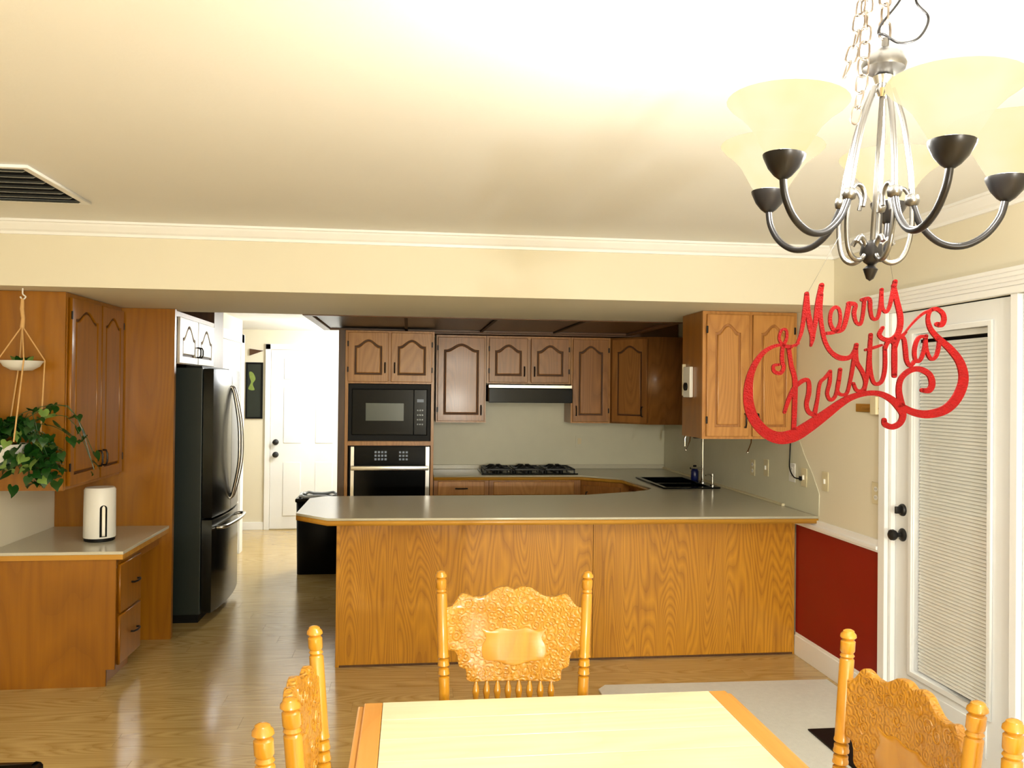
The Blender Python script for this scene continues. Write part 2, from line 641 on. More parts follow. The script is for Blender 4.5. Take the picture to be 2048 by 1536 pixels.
# chair rail and baseboard of the red wall
struct('trim_3', B((XR-0.018, XR, 4.045, 4.99, 0.825, 0.84), (XR-0.028, XR, 4.045, 4.99, 0.838, 0.858), (XR-0.016, XR, 4.045, 4.99, 0.856, 0.89), bev=0.003), 'white_paint', 'white chair rail over the red wall')
struct('baseboard_right', B((XR-0.014, XR, 4.045, 4.985, 0, 0.125), (XR-0.009, XR, 4.045, 4.985, 0.12, 0.142), bev=0.003), 'white_paint', 'white baseboard under the red wall')
struct('baseboard_hall', B((-3.3, -1.68, 9.915, 9.93, 0, 0.09), bev=0.003), 'white_paint', 'white baseboard on the hall wall')
# casing and crowned head of the patio doors
struct('trim_4', B((XR-0.022, XR, Yd1-0.005, Yd1+0.055, 0, 2.075), (XR-0.022, XR, Yd0-0.06, Yd1+0.055, 2.07, 2.10), bev=0.004), 'white_paint', 'white casing around the patio doors')
bm = B((XR-0.03, XR, Yd0-0.1, Yd1+0.10, 2.10, 2.118), (XR-0.045, XR, Yd0-0.1, Yd1+0.12, 2.116, 2.135), (XR-0.06, XR, Yd0-0.1, Yd1+0.14, 2.133, 2.152), (XR-0.072, XR, Yd0-0.1, Yd1+0.15, 2.15, 2.168), bev=0.004)
struct('trim_5', bm, 'white_paint', 'white stepped crown head above the patio doors')


def patio_door(name, y0, y1, label, hardware):
    M = face_matrix((2.475, 0, 0), (-1, 0, 0))       # u = -Y
    gy0, gy1 = y0+0.14, y1-0.145
    gz0, gz1 = 0.285, 1.955
    bm = shape2d([(-y1, 0.012), (-y0, 0.012), (-y0, 2.065), (-y1, 2.065)], [[(-gy1, gz0), (-gy0, gz0), (-gy0, gz1), (-gy1, gz1)]], -0.04, 0.0, 0.002)
    bm.transform(M)
    d = struct(name, bm, 'white_door', label)
    d['kind'] = 'structure'
    bm = shape2d([(-gy1-0.022, gz0-0.022), (-gy0+0.022, gz0-0.022), (-gy0+0.022, gz1+0.022), (-gy1-0.022, gz1+0.022)], [[(-gy1+0.004, gz0+0.004), (-gy0-0.004, gz0+0.004), (-gy0-0.004, gz1-0.004), (-gy1+0.004, gz1-0.004)]], 0.0, 0.014, 0.004)
    bm.transform(M)
    obj('glass_frame', bm, 'white_door', d)
    bm = shape2d([(-gy1, gz0), (-gy0, gz0), (-gy0, gz1), (-gy1, gz1)], [], -0.010, -0.006)
    bm.transform(M)
    obj('glass_pane', bm, 'pane_glass', d)
    bm = B((2.50, 2.516, gy0+0.002, gy1-0.002, gz1-0.03, gz1-0.002), bev=0.002)
    bl = obj('blind', bm, 'slat_white', d, label='closed white mini blind behind the glass')
    bm = bmesh.new()
    box(bm, -0.010, 0.010, gy0+0.004, gy1-0.004, -0.0006, 0.0006)
    bmesh.ops.rotate(bm, verts=bm.verts, matrix=Matrix.Rotation(R(-58), 3, 'Y'))
    sm = finish(bm)
    sm.materials.append(MATS['slat_white'])
    k = int((gz1-gz0-0.05)/0.0165)
    for i in range(k):
        s = bpy.data.objects.new('slat', sm)
        COL.objects.link(s)
        s.location = (2.508, 0, gz0+0.014+i*0.0165)
        s.parent = bl
    # low rail below the glass
    bm = shape2d([(-y1+0.15, 0.09), (-y0-0.15, 0.09), (-y0-0.15, 0.23), (-y1+0.15, 0.23)], [], 0.0, 0.006, 0.003)
    bm.transform(M)
    obj('bottom_panel', bm, 'white_door', d)
    if hardware:
        for z, k in ((1.07, 0), (0.945, 1)):
            bm = bmesh.new()
            T = Matrix.Translation((2.475, 3.892, z)) @ Matrix.Rotation(R(-90), 4, 'Y')
            if k == 0:
                lathe(bm, [(0.031, 0), (0.031, 0.006), (0.026, 0.014), (0.012, 0.018), (0.0, 0.018)], 24, T)
                box(bm, 2.432, 2.458, 3.886, 3.898, 1.052, 1.088, 0.003)
                obj('deadbolt', bm, 'black_iron', d, smooth=40, label='black thumb turn deadbolt')
            else:
                lathe(bm, [(0.033, 0), (0.033, 0.005), (0.027, 0.012), (0.012, 0.016), (0.011, 0.034), (0.022, 0.040), (0.028, 0.052), (0.026, 0.066), (0.016, 0.074), (0, 0.075)], 24, T)
                obj('door_knob', bm, 'black_iron', d, smooth=40, label='black round door knob')
    return d


patio_door('door_1', 3.125, 3.955, 'white patio door with closed mini blinds and black knob', True)
patio_door('door_3', 2.20, 3.075, 'second white patio door leaf at the right edge', False)
struct('trim_6', B((2.452, 2.52, 3.08, 3.12, 0, 2.07), (2.452, 2.52, 3.96, 3.984, 0, 2.07), bev=0.002), 'white_paint', 'white door jamb between the patio doors')
struct('wall_outside', B((2.56, 2.6, 1.9, 4.2, 0, 2.2)), 'black_matte')

# hall door
M = face_matrix((0, 9.93, 0), (0, -1, 0))
hx0, hx1 = -1.612, -0.735
bm = shape2d([(hx0, 0.012), (hx1, 0.012), (hx1, 2.10), (hx0, 2.10)], [], 0.001, 0.012)
bm.transform(M)
hdoor = struct('door_2', bm, 'white_door', 'white panelled hall door with black knob and deadbolt')
pw = 0.20
for (px0, pz0, pz1) in [(x, z0, z1) for x in (-1.464, -1.097) for z0, z1 in ((0.16, 0.79), (1.01, 1.66), (1.76, 2.0))]:
    bm = shape2d([(px0, pz0), (px0+pw, pz0), (px0+pw, pz1), (px0, pz1)], [], 0.010, 0.018, 0.005)
    bm.transform(M)
    obj('door_panel', bm, 'white_door', hdoor)
for z, nm, lb in ((1.023, 'deadbolt', 'black deadbolt'), (0.877, 'door_knob', 'black round knob')):
    bm = bmesh.new()
    T = Matrix.Translation((-1.55, 9.918, z)) @ Matrix.Rotation(R(90), 4, 'X')
    lathe(bm, [(0.034, 0), (0.034, 0.008), (0.02, 0.016), (0.018, 0.03), (0.03, 0.04), (0.03, 0.055), (0.015, 0.064), (0, 0.065)], 20, T)
    obj(nm, bm, 'black_iron', hdoor, smooth=40, label=lb)
struct('trim_7', B((hx0-0.065, hx0-0.005, 9.905, 9.93, 0, 2.17), (hx1+0.005, hx1+0.065, 9.905, 9.93, 0, 2.17), (hx0-0.065, hx1+0.065, 9.905, 9.93, 2.105, 2.17), bev=0.004), 'white_paint', 'white casing of the hall door')
# cased side door on the hall's left wall
struct('trim_8', B((-1.69, -1.668, 8.50, 8.62, 0, 2.19), (-1.69, -1.668, 7.30, 8.62, 2.10, 2.19), (-1.80, -1.668, 8.62, 8.64, 0, 2.19), bev=0.004), 'white_paint', 'white casing on the hall wall past the refrigerator')
struct('door_4', B((-1.69, -1.682, 7.35, 8.495, 0.01, 2.098), bev=0.002), 'white_door', 'pale side door in the hall')

# =================================================================== FIXED KITCHEN
# continuous worktop: back run, diagonal corner, sink run and peninsula
wt = thing('kitchen_worktop', 'taupe laminate worktop with oak edge running over the peninsula and around the kitchen', 'worktop', (0.9, 5.3, 0.873))
ring = [(-.456, 4.78), (2.445, 4.70), (2.445, 7.735), (.212, 7.735), (.212, 7.12), (1.50, 7.12), (1.80, 6.85), (1.85, 6.16), (1.79, 6.05), (1.66, 5.96), (1.5, 5.89), (1.25, 5.78), (-.57, 5.78), (-.66, 5.68), (-.66, 5.0)]
SX0, SX1, SY0, SY1 = 1.95, 2.33, 6.12, 6.86
hole = [(SX0, SY0), (SX1, SY0), (SX1, SY1), (SX0, SY1)]
obj('laminate_top', shape2d(ring, [hole], 0.901, 0.915, 0.002), 'laminate', wt)
ins = [(x, y) for x, y in ring]
obj('edge_band', shape2d(ins, [hole], 0.873, 0.9005), 'oak_edge', wt, label='golden oak edge band under the laminate')
obj('back_lip', B((.212, 2.44, 7.722, 7.744, 0.9155, 0.955), bev=0.003), 'laminate', wt)
obj('side_lip', B((2.424, 2.4445, 5.15, 7.72, 0.9155, 0.93), bev=0.002), 'plate_ivory', wt, label='pale bead along the wall')

pn = thing('peninsula_base', 'oak veneer peninsula base facing the dining room', 'cabinet', (0.9, 5.0, 0))
obj('body', B((-.40, 2.42, 5.012, 5.62, 0.0, 0.872)), 'oak_cab', pn)
for x0, x1 in ((-.40, 1.13), (1.133, 2.425)):
    obj('front_panel', B((x0, x1, 4.992, 5.012, 0.012, 0.872)), 'oak_panel', pn)
obj('corner_stile', B((-.422, -.40, 4.988, 5.62, 0.0, 0.872), bev=0.003), 'oak_panel', pn)
obj('wall_stile', B((2.425, 2.436, 4.986, 5.012, 0.0, 0.872), bev=0.002), 'oak_panel', pn)
obj('floor_strip', B((-.40, 2.425, 4.986, 4.992, 0.0, 0.012)), 'oak_dark', pn)


def drawer(parent, x0, x1, z0, z1, y, mat, handle=True):
    M = face_matrix((0, y, 0), (0, -1, 0))
    bm = shape2d([(x0, z0), (x1, z0), (x1, z1), (x0, z1)], [], 0.0, 0.02, 0.006)
    bm.transform(M)
    d = obj('drawer', bm, mat, parent)
    if handle:
        pull(d, M @ Matrix.Translation((0, 0, 0.02)), (x0+x1)/2, (z0+z1)/2, 0.10, True)
    return d


c = thing('base_cabinet', 'oak drawer cabinet beside the wall oven', 'cabinet', (0.45, 7.45, 0), group='base cabinets along the back wall')
obj('body', B((.212, .688, 7.14, 7.735, 0.1, 0.872), (.212, .688, 7.20, 7.735, 0.0, 0.1)), 'oak_cab', c)
drawer(c, .248, .652, .745, .865, 7.14, 'oak_gold')
cab_door(c, (.248, 7.14, .13), (0, -1, 0), .404, .58, 'oak_cab', handle=(.36, .5, .09))
c = thing('base_cabinet', 'oak cabinet with plain front under the gas cooktop', 'cabinet', (1.1, 7.45, 0), group='base cabinets along the back wall')
obj('body', B((.692, 1.498, 7.14, 7.735, 0.1, 0.872), (.692, 1.498, 7.20, 7.735, 0.0, 0.1)), 'oak_cab', c)
drawer(c, .73, 1.44, .745, .86, 7.14, 'oak_gold', False)
cab_door(c, (.73, 7.14, .13), (0, -1, 0), .35, .58, 'oak_cab', handle=(.31, .5, .09))
cab_door(c, (1.09, 7.14, .13), (0, -1, 0), .35, .58, 'oak_cab', handle=(.04, .5, .09))
c = thing('base_cabinet', 'oak corner base cabinet set diagonally left of the sink', 'cabinet', (2.1, 7.3, 0), group='base cabinets along the back wall')
obj('body', shape2d([(1.502, 7.14), (1.82, 6.87), (2.44, 6.87), (2.44, 7.735), (1.502, 7.735)], [], 0.1, 0.872), 'oak_cab', c)
dv = Vector((1.82-1.502, 6.87-7.14, 0))
Nd = Vector((-0.27, -0.318, 0)).normalized()
og = Vector((1.502, 7.14, 0.13))+dv*0.06
cab_door(c, og, Nd, dv.length*0.88, 0.70, 'oak_cab', handle=(.05, .6, .09))
c = thing('base_cabinet', 'oak sink base cabinet against the right wall', 'cabinet', (2.1, 6.3, 0), group='base cabinets along the back wall')
obj('body', B((1.87, 1.89, 5.63, 6.86, 0.1, 0.872), (1.90, 2.43, 5.63, 6.86, 0.1, 0.14), (1.90, 2.43, 5.63, 5.66, 0.14, 0.872), (1.93, 2.43, 5.66, 6.86, 0.0, 0.1)), 'oak_cab', c)
cab_door(c, (1.87, 6.84, .14), (-1, 0, 0), .42, .68, 'oak_cab', handle=(.37, .55, .09))
cab_door(c, (1.87, 6.40, .14), (-1, 0, 0), .42, .68, 'oak_cab', handle=(.05, .55, .09))

# tall oven cabinet
t_ = thing('oven_cabinet', 'tall oak cabinet housing the microwave and wall oven', 'cabinet', (-.17, 7.42, 0))
obj('side_panel', B((-.545, -.522, 7.12, 7.735, 0, 2.15)), 'oak_cab', t_)
obj('side_panel', B((.182, .205, 7.12, 7.735, 0, 2.15)), 'oak_cab', t_)
obj('top_box', B((-.522, .182, 7.12, 7.735, 1.702, 2.15)), 'oak_cab', t_)
obj('shelf', B((-.522, .182, 7.12, 7.735, 1.172, 1.212)), 'oak_gold', t_)
obj('base_box', B((-.522, .182, 7.12, 7.735, 0.08, 0.50), (-.522, .182, 7.18, 7.735, 0, 0.08)), 'oak_cab', t_)
obj('face_frame', B((-.545, -.518, 7.1, 7.12, 0, 2.15), (.180, .205, 7.1, 7.12, 0, 2.15), (-.518, .180, 7.1, 7.12, 2.128, 2.15), (-.518, .180, 7.1, 7.12, 1.700, 1.722), (-.518, .180, 7.1, 7.12, 1.174, 1.210), (-.185, -.160, 7.1, 7.12, 1.722, 2.128), bev=0.001), 'oak_gold', t_)
obj('shadow_strip', B((-.602, -.547, 7.102, 7.735, 0, 2.15)), 'oak_dark', t_, label='dark stained filler strip')  # dark colour stands in for the cabinet's shadow on the wall end
cab_door(t_, (-.522, 7.1, 1.716), (0, -1, 0), .338, .418, 'oak_gold', handle=(.31, .12, .085), hinge=0.0)
cab_door(t_, (-.161, 7.1, 1.716), (0, -1, 0), .346, .418, 'oak_gold', handle=(.03, .12, .085), hinge=.346)
drawer(t_, -.50, .16, .14, .46, 7.1, 'oak_gold')

mw = thing('microwave', 'black built in microwave above the wall oven', 'microwave', (-.17, 7.3, 1.213))
obj('body', B((-.512, .172, 7.105, 7.55, 1.2135, 1.698)), 'black_matte', mw)
bm = shape2d([(0, 0), (.692, 0), (.692, .483), (0, .483)], [[(.03, .05), (.662, .05), (.662, .44), (.03, .44)]], 0, 0.012, 0.003)
bm.transform(face_matrix((-.516, 7.099, 1.214), (0, -1, 0)))
obj('trim_frame', bm, 'black_matte', mw)
obj('door', B((-.484, .032, 7.088, 7.104, 1.266, 1.652), bev=0.003), 'black_gloss', mw)
obj('window', B((-.37, -.05, 7.086, 7.0885, 1.385, 1.535), bev=0.001), 'display_grey', mw, label='grey tinted window')
cp = obj('control_panel', B((.036, .144, 7.088, 7.104, 1.266, 1.652), bev=0.003), 'black_gloss', mw)
obj('display', B((.062, .118, 7.086, 7.0885, 1.545, 1.57)), 'key_print', cp)
for r_ in range(4):
    for q in range(3):
        obj('key', B((.062+q*.02, .074+q*.02, 7.0868, 7.0885, 1.35+r_*.04, 1.362+r_*.04)), 'display_grey', cp)

ov = thing('wall_oven', 'black and stainless wall oven below the microwave', 'oven', (-.17, 7.3, .502))
obj('body', B((-.505, .170, 7.105, 7.65, .502, 1.170)), 'black_matte', ov)
obj('side_trim', B((-.492, -.462, 7.082, 7.105, .505, 1.166), bev=0.002), 'stainless', ov)
obj('side_trim', B((.138, .172, 7.082, 7.105, .505, 1.166), bev=0.002), 'stainless', ov)
cp = obj('control_panel', B((-.46, .136, 7.086, 7.105, 1.012, 1.166), bev=0.002), 'black_gloss', ov)
for q in range(4):
    for r_ in range(3):
        obj('key', B((-.292+q*.028, -.274+q*.028, 7.0845, 7.0865, 1.05+r_*.03, 1.068+r_*.03)), 'key_print', cp)
for q in range(3):
    for r_ in range(3):
        obj('key', B((-.086+q*.028, -.068+q*.028, 7.0845, 7.0865, 1.05+r_*.03, 1.066+r_*.03)), 'key_print', cp)
obj('door_glass', B((-.46, .136, 7.086, 7.105, .53, .962), bev=0.003), 'black_gloss', ov)
bm = B((-.485, .165, 7.03, 7.05, .968, 1.006), bev=0.008)
for x in (-.44, .12):
    box(bm, x-.012, x+.012, 7.045, 7.09, .975, 1.0, 0.002)
obj('handle', bm, 'stainless', ov, smooth=40, label='stainless bar handle')

# upper cabinets on the back wall


def upper(x0, x1, z0, z1, label, doors, mat='oak_cab'):
    c = thing('wall_cabinet', label, 'cabinet', ((x0+x1)/2, 7.58, z0), group='upper cabinets on the back wall')
    obj('body', B((x0, x1, 7.44, 7.738, z0, z1)), mat, c)
    obj('face_frame', B((x0, x0+.02, 7.42, 7.44, z0, z1), (x1-.02, x1, 7.42, 7.44, z0, z1), (x0+.02, x1-.02, 7.42, 7.44, z0, z0+.03), (x0+.02, x1-.02, 7.42, 7.44, z1-.03, z1)), 'oak_gold', c)
    for a, b_, hu, hg in doors:
        cab_door(c, (a, 7.42, z0+.012), (0, -1, 0), b_-a, z1-z0-.03, mat, handle=(hu, .10, .085), hinge=hg)
    return c


upper(.232, .680, 1.362, 2.145, 'tall single door oak wall cabinet right of the wall oven', [(.245, .666, .39, 0.0)])
upper(.684, 1.456, 1.715, 2.145, 'short two door oak wall cabinet over the range hood', [(.706, 1.056, .32, 0.0), (1.088, 1.438, .03, .35)])
upper(1.460, 1.826, 1.362, 2.145, 'tall single door oak wall cabinet right of the range hood', [(1.475, 1.808, .03, .333)])
c = thing('wall_cabinet', 'diagonal oak corner wall cabinet in the shaded corner', 'cabinet', (2.1, 7.5, 1.362), group='upper cabinets on the back wall')
obj('body', shape2d([(1.832, 7.44), (2.13, 7.142), (2.435, 7.142), (2.435, 7.738), (1.832, 7.738)], [], 1.362, 2.145), 'oak_cab', c)
dv = Vector((.298, -.298, 0))
og = Vector((1.832, 7.44, 1.375))+dv*0.07
cab_door(c, og, (-1, -1, 0), dv.length*0.86, .755, 'oak_cab', handle=(.32, .10, .085))
# soffit above the upper cabinets
struct('trim_9', B((-.60, 2.44, 7.34, 7.744, 2.152, ZK-.001)), 'oak_trim', 'dark oak fascia over the upper cabinets')

hood = thing('range_hood', 'slim black range hood under the short cabinet', 'range hood', (1.07, 7.5, 1.545))
obj('canopy', B((.694, 1.446, 7.30, 7.735, 1.552, 1.700), bev=0.006), 'black_matte', hood)
obj('visor', B((.694, 1.446, 7.27, 7.30, 1.545, 1.672), bev=0.004), 'black_gloss', hood)
obj('trim_bar', B((.694, 1.446, 7.292, 7.30, 1.676, 1.704), bev=0.002), 'stainless', hood)

ct = thing('gas_cooktop', 'black gas cooktop with cast iron grates on the back worktop', 'cooktop', (1.06, 7.42, .915))
obj('plate', B((.63, 1.49, 7.20, 7.66, .9155, .924), bev=0.003), 'black_gloss', ct)
for gx0, gx1 in ((.66, .90), (.925, 1.175), (1.20, 1.46)):
    bm = bmesh.new()
    for x in (gx0, gx1):
        box(bm, x, x+.012, 7.25, 7.62, .945, .96, .002)
    for y in (7.25, 7.43, 7.61):
        box(bm, gx0, gx1+.012, y, y+.012, .945, .96, .002)
    gc = (gx0+gx1)/2
    for y in (7.34, 7.52):
        for k in range(4):
            a = k*PI/2+PI/4
            tube(bm, [(gc+.02*math.cos(a), y+.02*math.sin(a), .972), (gc+.06*math.cos(a), y+.06*math.sin(a), .972), (gc+.11*math.cos(a), y+.08*math.sin(a), .952)], .007, 6)
    for x in (gx0, gx1):
        for y in (7.25, 7.61):
            box(bm, x, x+.012, y, y+.012, .924, .95)
    obj('grate', bm, 'black_iron', ct, smooth=40)
    for y in (7.34, 7.52):
        bm = bmesh.new()
        lathe(bm, [(.045, .924), (.045, .934), (.03, .936), (.03, .948), (.0, .949)], 20, Matrix.Translation((gc, y, 0)))
        obj('burner', bm, 'black_iron', ct, smooth=40)
for k in range(5):
    bm = bmesh.new()
    lathe(bm, [(.016, .924), (.017, .93), (.015, .948), (.0, .949)], 16, Matrix.Translation((.78+k*.14, 7.222, 0)))
    obj('knob', bm, 'black_matte', ct, smooth=40)

# sink, faucet, soap
sk = thing('kitchen_sink', 'black drop in sink in the right hand counter', 'sink', (2.14, 6.5, .915))
obj('rim', shape2d([(SX0-.025, SY0-.025), (SX1+.045, SY0-.025), (SX1+.045, SY1+.025), (SX0-.025, SY1+.025)], [[(SX0+.012, SY0+.012), (SX1-.012, SY0+.012), (SX1-.012, SY1-.012), (SX0+.012, SY1-.012)]], .9155, .926, .004), 'black_gloss', sk)
g = .004
for y0, y1 in ((SY0+.004, (SY0+SY1)/2-.012), ((SY0+SY1)/2+.012, SY1-.004)):
    x0, x1 = SX0+.004, SX1-.004
    obj('basin', B((x0, x1, y0, y1, .72, .728), (x0, x0+.008, y0, y1, .728, .915), (x1-.008, x1, y0, y1, .728, .915), (x0+.008, x1-.008, y0, y0+.008, .728, .915), (x0+.008, x1-.008, y1-.008, y1, .728, .915)), 'black_gloss', sk)
obj('divider', B((SX0+.004, SX1-.004, (SY0+SY1)/2-.0115, (SY0+SY1)/2+.0115, .75, .914), bev=.003), 'black_gloss', sk)

fx, fy = 2.35, 6.42
fa = thing('kitchen_faucet', 'tall chrome gooseneck faucet behind the black sink', 'faucet', (fx, fy, .926))
bm = bmesh.new()
lathe(bm, [(.026, .9265), (.026, .934), (.018, .942), (.0, .943)], 20, Matrix.Translation((fx, fy, 0)))
obj('base', bm, 'chrome', fa, smooth=40)
bm = bmesh.new()
pts = [(fx, fy, .93), (fx, fy, 1.20), (fx, fy, 1.28)]
for k in range(1, 9):
    a = PI*k/8
    pts.append((fx-.075+.075*math.cos(a), fy, 1.28+.055*math.sin(a)))
pts.append((fx-.15, fy, 1.22))
tube(bm, pts, .011, 10)
obj('spout', bm, 'chrome', fa, smooth=50)
bm = bmesh.new()
tube(bm, [(fx, fy, 1.04), (fx-.05, fy-.01, 1.045), (fx-.11, fy-.02, 1.045)], .009, 8)
obj('lever', bm, 'chrome', fa, smooth=50)
sp = thing('soap_pump', 'small chrome soap pump beside the faucet', 'soap dispenser', (2.35, 6.20, .926))
bm = bmesh.new()
lathe(bm, [(.02, .9265), (.02, .935), (.009, .942), (.008, 1.0), (.014, 1.004), (.014, 1.02), (0, 1.021)], 16, Matrix.Translation((2.35, 6.20, 0)))
obj('stem', bm, 'chrome', sp, smooth=40)
bm = bmesh.new()
tube(bm, [(2.35, 6.20, 1.012), (2.31, 6.195, 1.016), (2.29, 6.19, 1.008)], .006, 8)
obj('nozzle', bm, 'chrome', sp, smooth=40)
sp = thing('soap_bottle', 'small dark blue bottle standing by the sink', 'bottle', (2.355, 6.62, .926))
bm = bmesh.new()
lathe(bm, [(.03, .9265), (.032, .93), (.032, 1.0), (.02, 1.02), (.012, 1.025), (.012, 1.03), (0, 1.031)], 16, Matrix.Translation((2.355, 6.62, 0)))
obj('body', bm, 'navy_plastic', sp, smooth=40)
bm = bmesh.new()
lathe(bm, [(.014, 1.0315), (.014, 1.05), (0, 1.052)], 12, Matrix.Translation((2.355, 6.62, 0)))
obj('cap', bm, 'black_matte', sp, smooth=40)

# hanging cabinet over the peninsula
hc = thing('hanging_cabinet', 'two door oak cabinet hanging over the peninsula by the right wall', 'cabinet', (2.13, 5.2, 1.361))
obj('body', B((1.824, 2.446, 5.02, 5.384, 1.363, 2.166)), 'oak_left', hc)
obj('face_frame', B((1.824, 1.85, 5.0, 5.02, 1.361, 2.166), (2.422, 2.446, 5.0, 5.02, 1.361, 2.166), (1.85, 2.422, 5.0, 5.02, 1.361, 1.39), (1.85, 2.422, 5.0, 5.02, 2.14, 2.166), (2.12, 2.15, 5.0, 5.02, 1.39, 2.14)), 'oak_gold', hc)
cab_door(hc, (1.846, 5.0, 1.378), (0, -1, 0), .276, .768, 'oak_gold', groove='oak_cab', handle=(.25, .10, .085), hinge=0.0)
cab_door(hc, (2.148, 5.0, 1.378), (0, -1, 0), .276, .768, 'oak_gold', groove='oak_cab', handle=(.03, .10, .085), hinge=.276)
# device with dial on the cabinet's left side
dv_ = thing('wall_timer', 'small white dial timer on the hanging cabinet side', 'timer', (1.82, 5.22, 1.62))
obj('case', B((1.80, 1.8235, 5.17, 5.30, 1.62, 1.82), bev=.006), 'plate_white', dv_)
bm = bmesh.new()
lathe(bm, [(.026, 0), (.026, .012), (.018, .016), (0, .016)], 18, Matrix.Translation((1.80, 5.235, 1.69)) @ Matrix.Rotation(R(-90), 4, 'Y'))
obj('dial', bm, 'black_matte', dv_, smooth=40)
obj('bracket', B((1.80, 1.8235, 5.31, 5.325, 1.63, 1.84), bev=.003), 'plate_ivory', dv_)
# under cabinet wire arms
pt = thing('towel_arms', 'chrome wire towel arms under the hanging cabinet', 'towel holder', (2.0, 5.2, 1.30))
for x, y in ((1.86, 5.32), (2.20, 5.12)):
    bm = bmesh.new()
    tube(bm, [(x, y, 1.3605), (x-.01, y-.02, 1.33), (x-.05, y-.06, 1.275)], .004, 8)
    lathe(bm, [(.0, -.009), (.007, -.006), (.009, 0), (.007, .006), (0, .009)], 10, Matrix.Translation((x-.05, y-.06, 1.272)))
    obj('arm', bm, 'chrome', pt, smooth=50)
obj('mount', B((1.85, 2.22, 5.21, 5.24, 1.352, 1.3605), bev=.002), 'black_matte', pt)

# luminous ceiling box (switched off)
lb = thing('ceiling_light_box', 'unlit dark panel ceiling light with oak frame over the kitchen', 'ceiling light', (.6, 6.6, 2.17))
obj('housing', B((-.745, -.72, 5.875, 7.33, 2.19, ZK-.001), (-.72, 1.97, 7.31, 7.33, 2.19, ZK-.001), (1.97, 1.99, 5.875, 7.33, 2.19, ZK-.001)), 'oak_trim', lb)
obj('frame_rail', B((-.75, 1.99, 5.872, 5.93, 2.162, 2.19), bev=.004), 'oak_trim', lb)
obj('frame_rail', B((-.75, 1.99, 7.27, 7.33, 2.162, 2.19), bev=.004), 'oak_trim', lb)
obj('frame_rail', B((-.75, -.69, 5.93, 7.27, 2.162, 2.19), bev=.004), 'oak_trim', lb)
obj('frame_rail', B((1.93, 1.99, 5.93, 7.27, 2.162, 2.19), bev=.004), 'oak_trim', lb)
cutsx = [-.69, -.035, .62, 1.275, 1.93]
for a, b_ in zip(cutsx[:-1], cutsx[1:]):
    obj('diffuser_panel', B((a+.008, b_-.008, 5.93, 7.27, 2.178, 2.184)), 'smoked_panel', lb)
for a in cutsx[1:-1]:
    obj('divider', B((a-.012, a+.012, 5.93, 7.27, 2.166, 2.178)), 'black_matte', lb)

# =================================================================== LEFT SIDE
uc = thing('desk_wall_cabinet', 'two door oak wall cabinet above the desk counter', 'cabinet', (-2.05, 5.2, 1.08))
obj('body', B((XL+.002, -1.89, 4.79, 5.645, 1.082, 2.165)), 'oak_left', uc)
obj('end_panel', B((XL+.002, -1.872, 4.77, 4.79, 1.08, 2.166)), 'oak_left', uc)
obj('face_frame', B((-1.89, -1.87, 4.79, 4.82, 1.082, 2.165), (-1.89, -1.87, 5.615, 5.645, 1.082, 2.165), (-1.89, -1.87, 4.82, 5.615, 1.082, 1.115), (-1.89, -1.87, 4.82, 5.615, 2.125, 2.165)), 'oak_left', uc)
cab_door(uc, (-1.87, 4.805, 1.10), (1, 0, 0), .44, 1.04, 'oak_left', handle=(.41, .12, .09), hinge=0.0)
cab_door(uc, (-1.87, 5.262, 1.10), (1, 0, 0), .37, 1.04, 'oak_left', handle=(.03, .12, .09), hinge=.37)


dk = thing('writing_desk', 'built in oak desk with tan laminate top, two drawers and plain end panel', 'desk', (-1.95, 5.0, 0))
bm = shape2d([(XL+.004, 0), (-1.645, 0), (-1.645, .092), (-1.598, .092), (-1.598, .698), (XL+.004, .698)], [], 0, .02)
bm.transform(face_matrix((0, 4.81, 0), (0, -1, 0)))
obj('end_panel', bm, 'oak_left', dk)
obj('body', B((XL+.004, -1.602, 4.812, 5.20, .09, .698), (XL+.004, -1.66, 4.812, 5.20, 0, .09)), 'oak_left', dk)
obj('apron', B((-1.64, -1.62, 5.20, 5.648, .62, .698)), 'oak_left', dk)
for z0, z1 in ((.39, .66), (.105, .375)):
    M = face_matrix((-1.602, 0, 0), (1, 0, 0))
    bm = shape2d([(4.83, z0), (5.185, z0), (5.185, z1), (4.83, z1)], [], 0, .018, .005)
    bm.transform(M)
    d = obj('drawer', bm, 'oak_left', dk)
    pull(d, M @ Matrix.Translation((0, 0, .018)), 5.06, (z0+z1)/2, .10, True)
dt = dk
obj('laminate_top', B((XL+.004, -1.555, 4.772, 5.648, .728, .745), bev=.002), 'laminate', dt)
obj('edge_band', B((XL+.004, -1.557, 4.774, 5.648, .70, .7275)), 'oak_edge', dt)

ap = thing('white_appliance', 'white upright canister with chrome arched slot and black foot on the desk', 'appliance', (-1.806, 5.13, .745))
bm = bmesh.new()
lathe(bm, [(.08, .746), (.084, .75), (.084, .765), (0, .766)], 28, Matrix.Translation((-1.806, 5.13, 0)))
obj('foot', bm, 'black_matte', ap, smooth=40)
bm = bmesh.new()
lathe(bm, [(.086, .766), (.088, .77), (.086, 1.045), (.078, 1.058), (.0, 1.06)], 32, Matrix.Translation((-1.806, 5.13, 0)))
obj('body', bm, 'plate_white', ap, smooth=40)
Mx = Matrix.Translation((-1.806, 5.13, 0)) @ Matrix.Rotation(R(32), 4, 'Z')
sl = [(-.02, .775), (.02, .775), (.02, .94)]+[(.02*math.cos(PI*k/10), .94+.02*math.sin(PI*k/10)) for k in range(1, 10)]+[(-.02, .94)]
s2 = [(x*.5, .775 if z < .78 else z-.004) for x, z in sl]
bm = shape2d(sl, [], 0, .008, .003)
bm.transform(Mx @ face_matrix((0, -.082, 0), (0, -1, 0)))
hz = obj('slot_frame', bm, 'black_gloss', ap)
bm = shape2d([(x*.5, .78+(z-.775)*.96) for x, z in sl], [], .006, .012, .002)
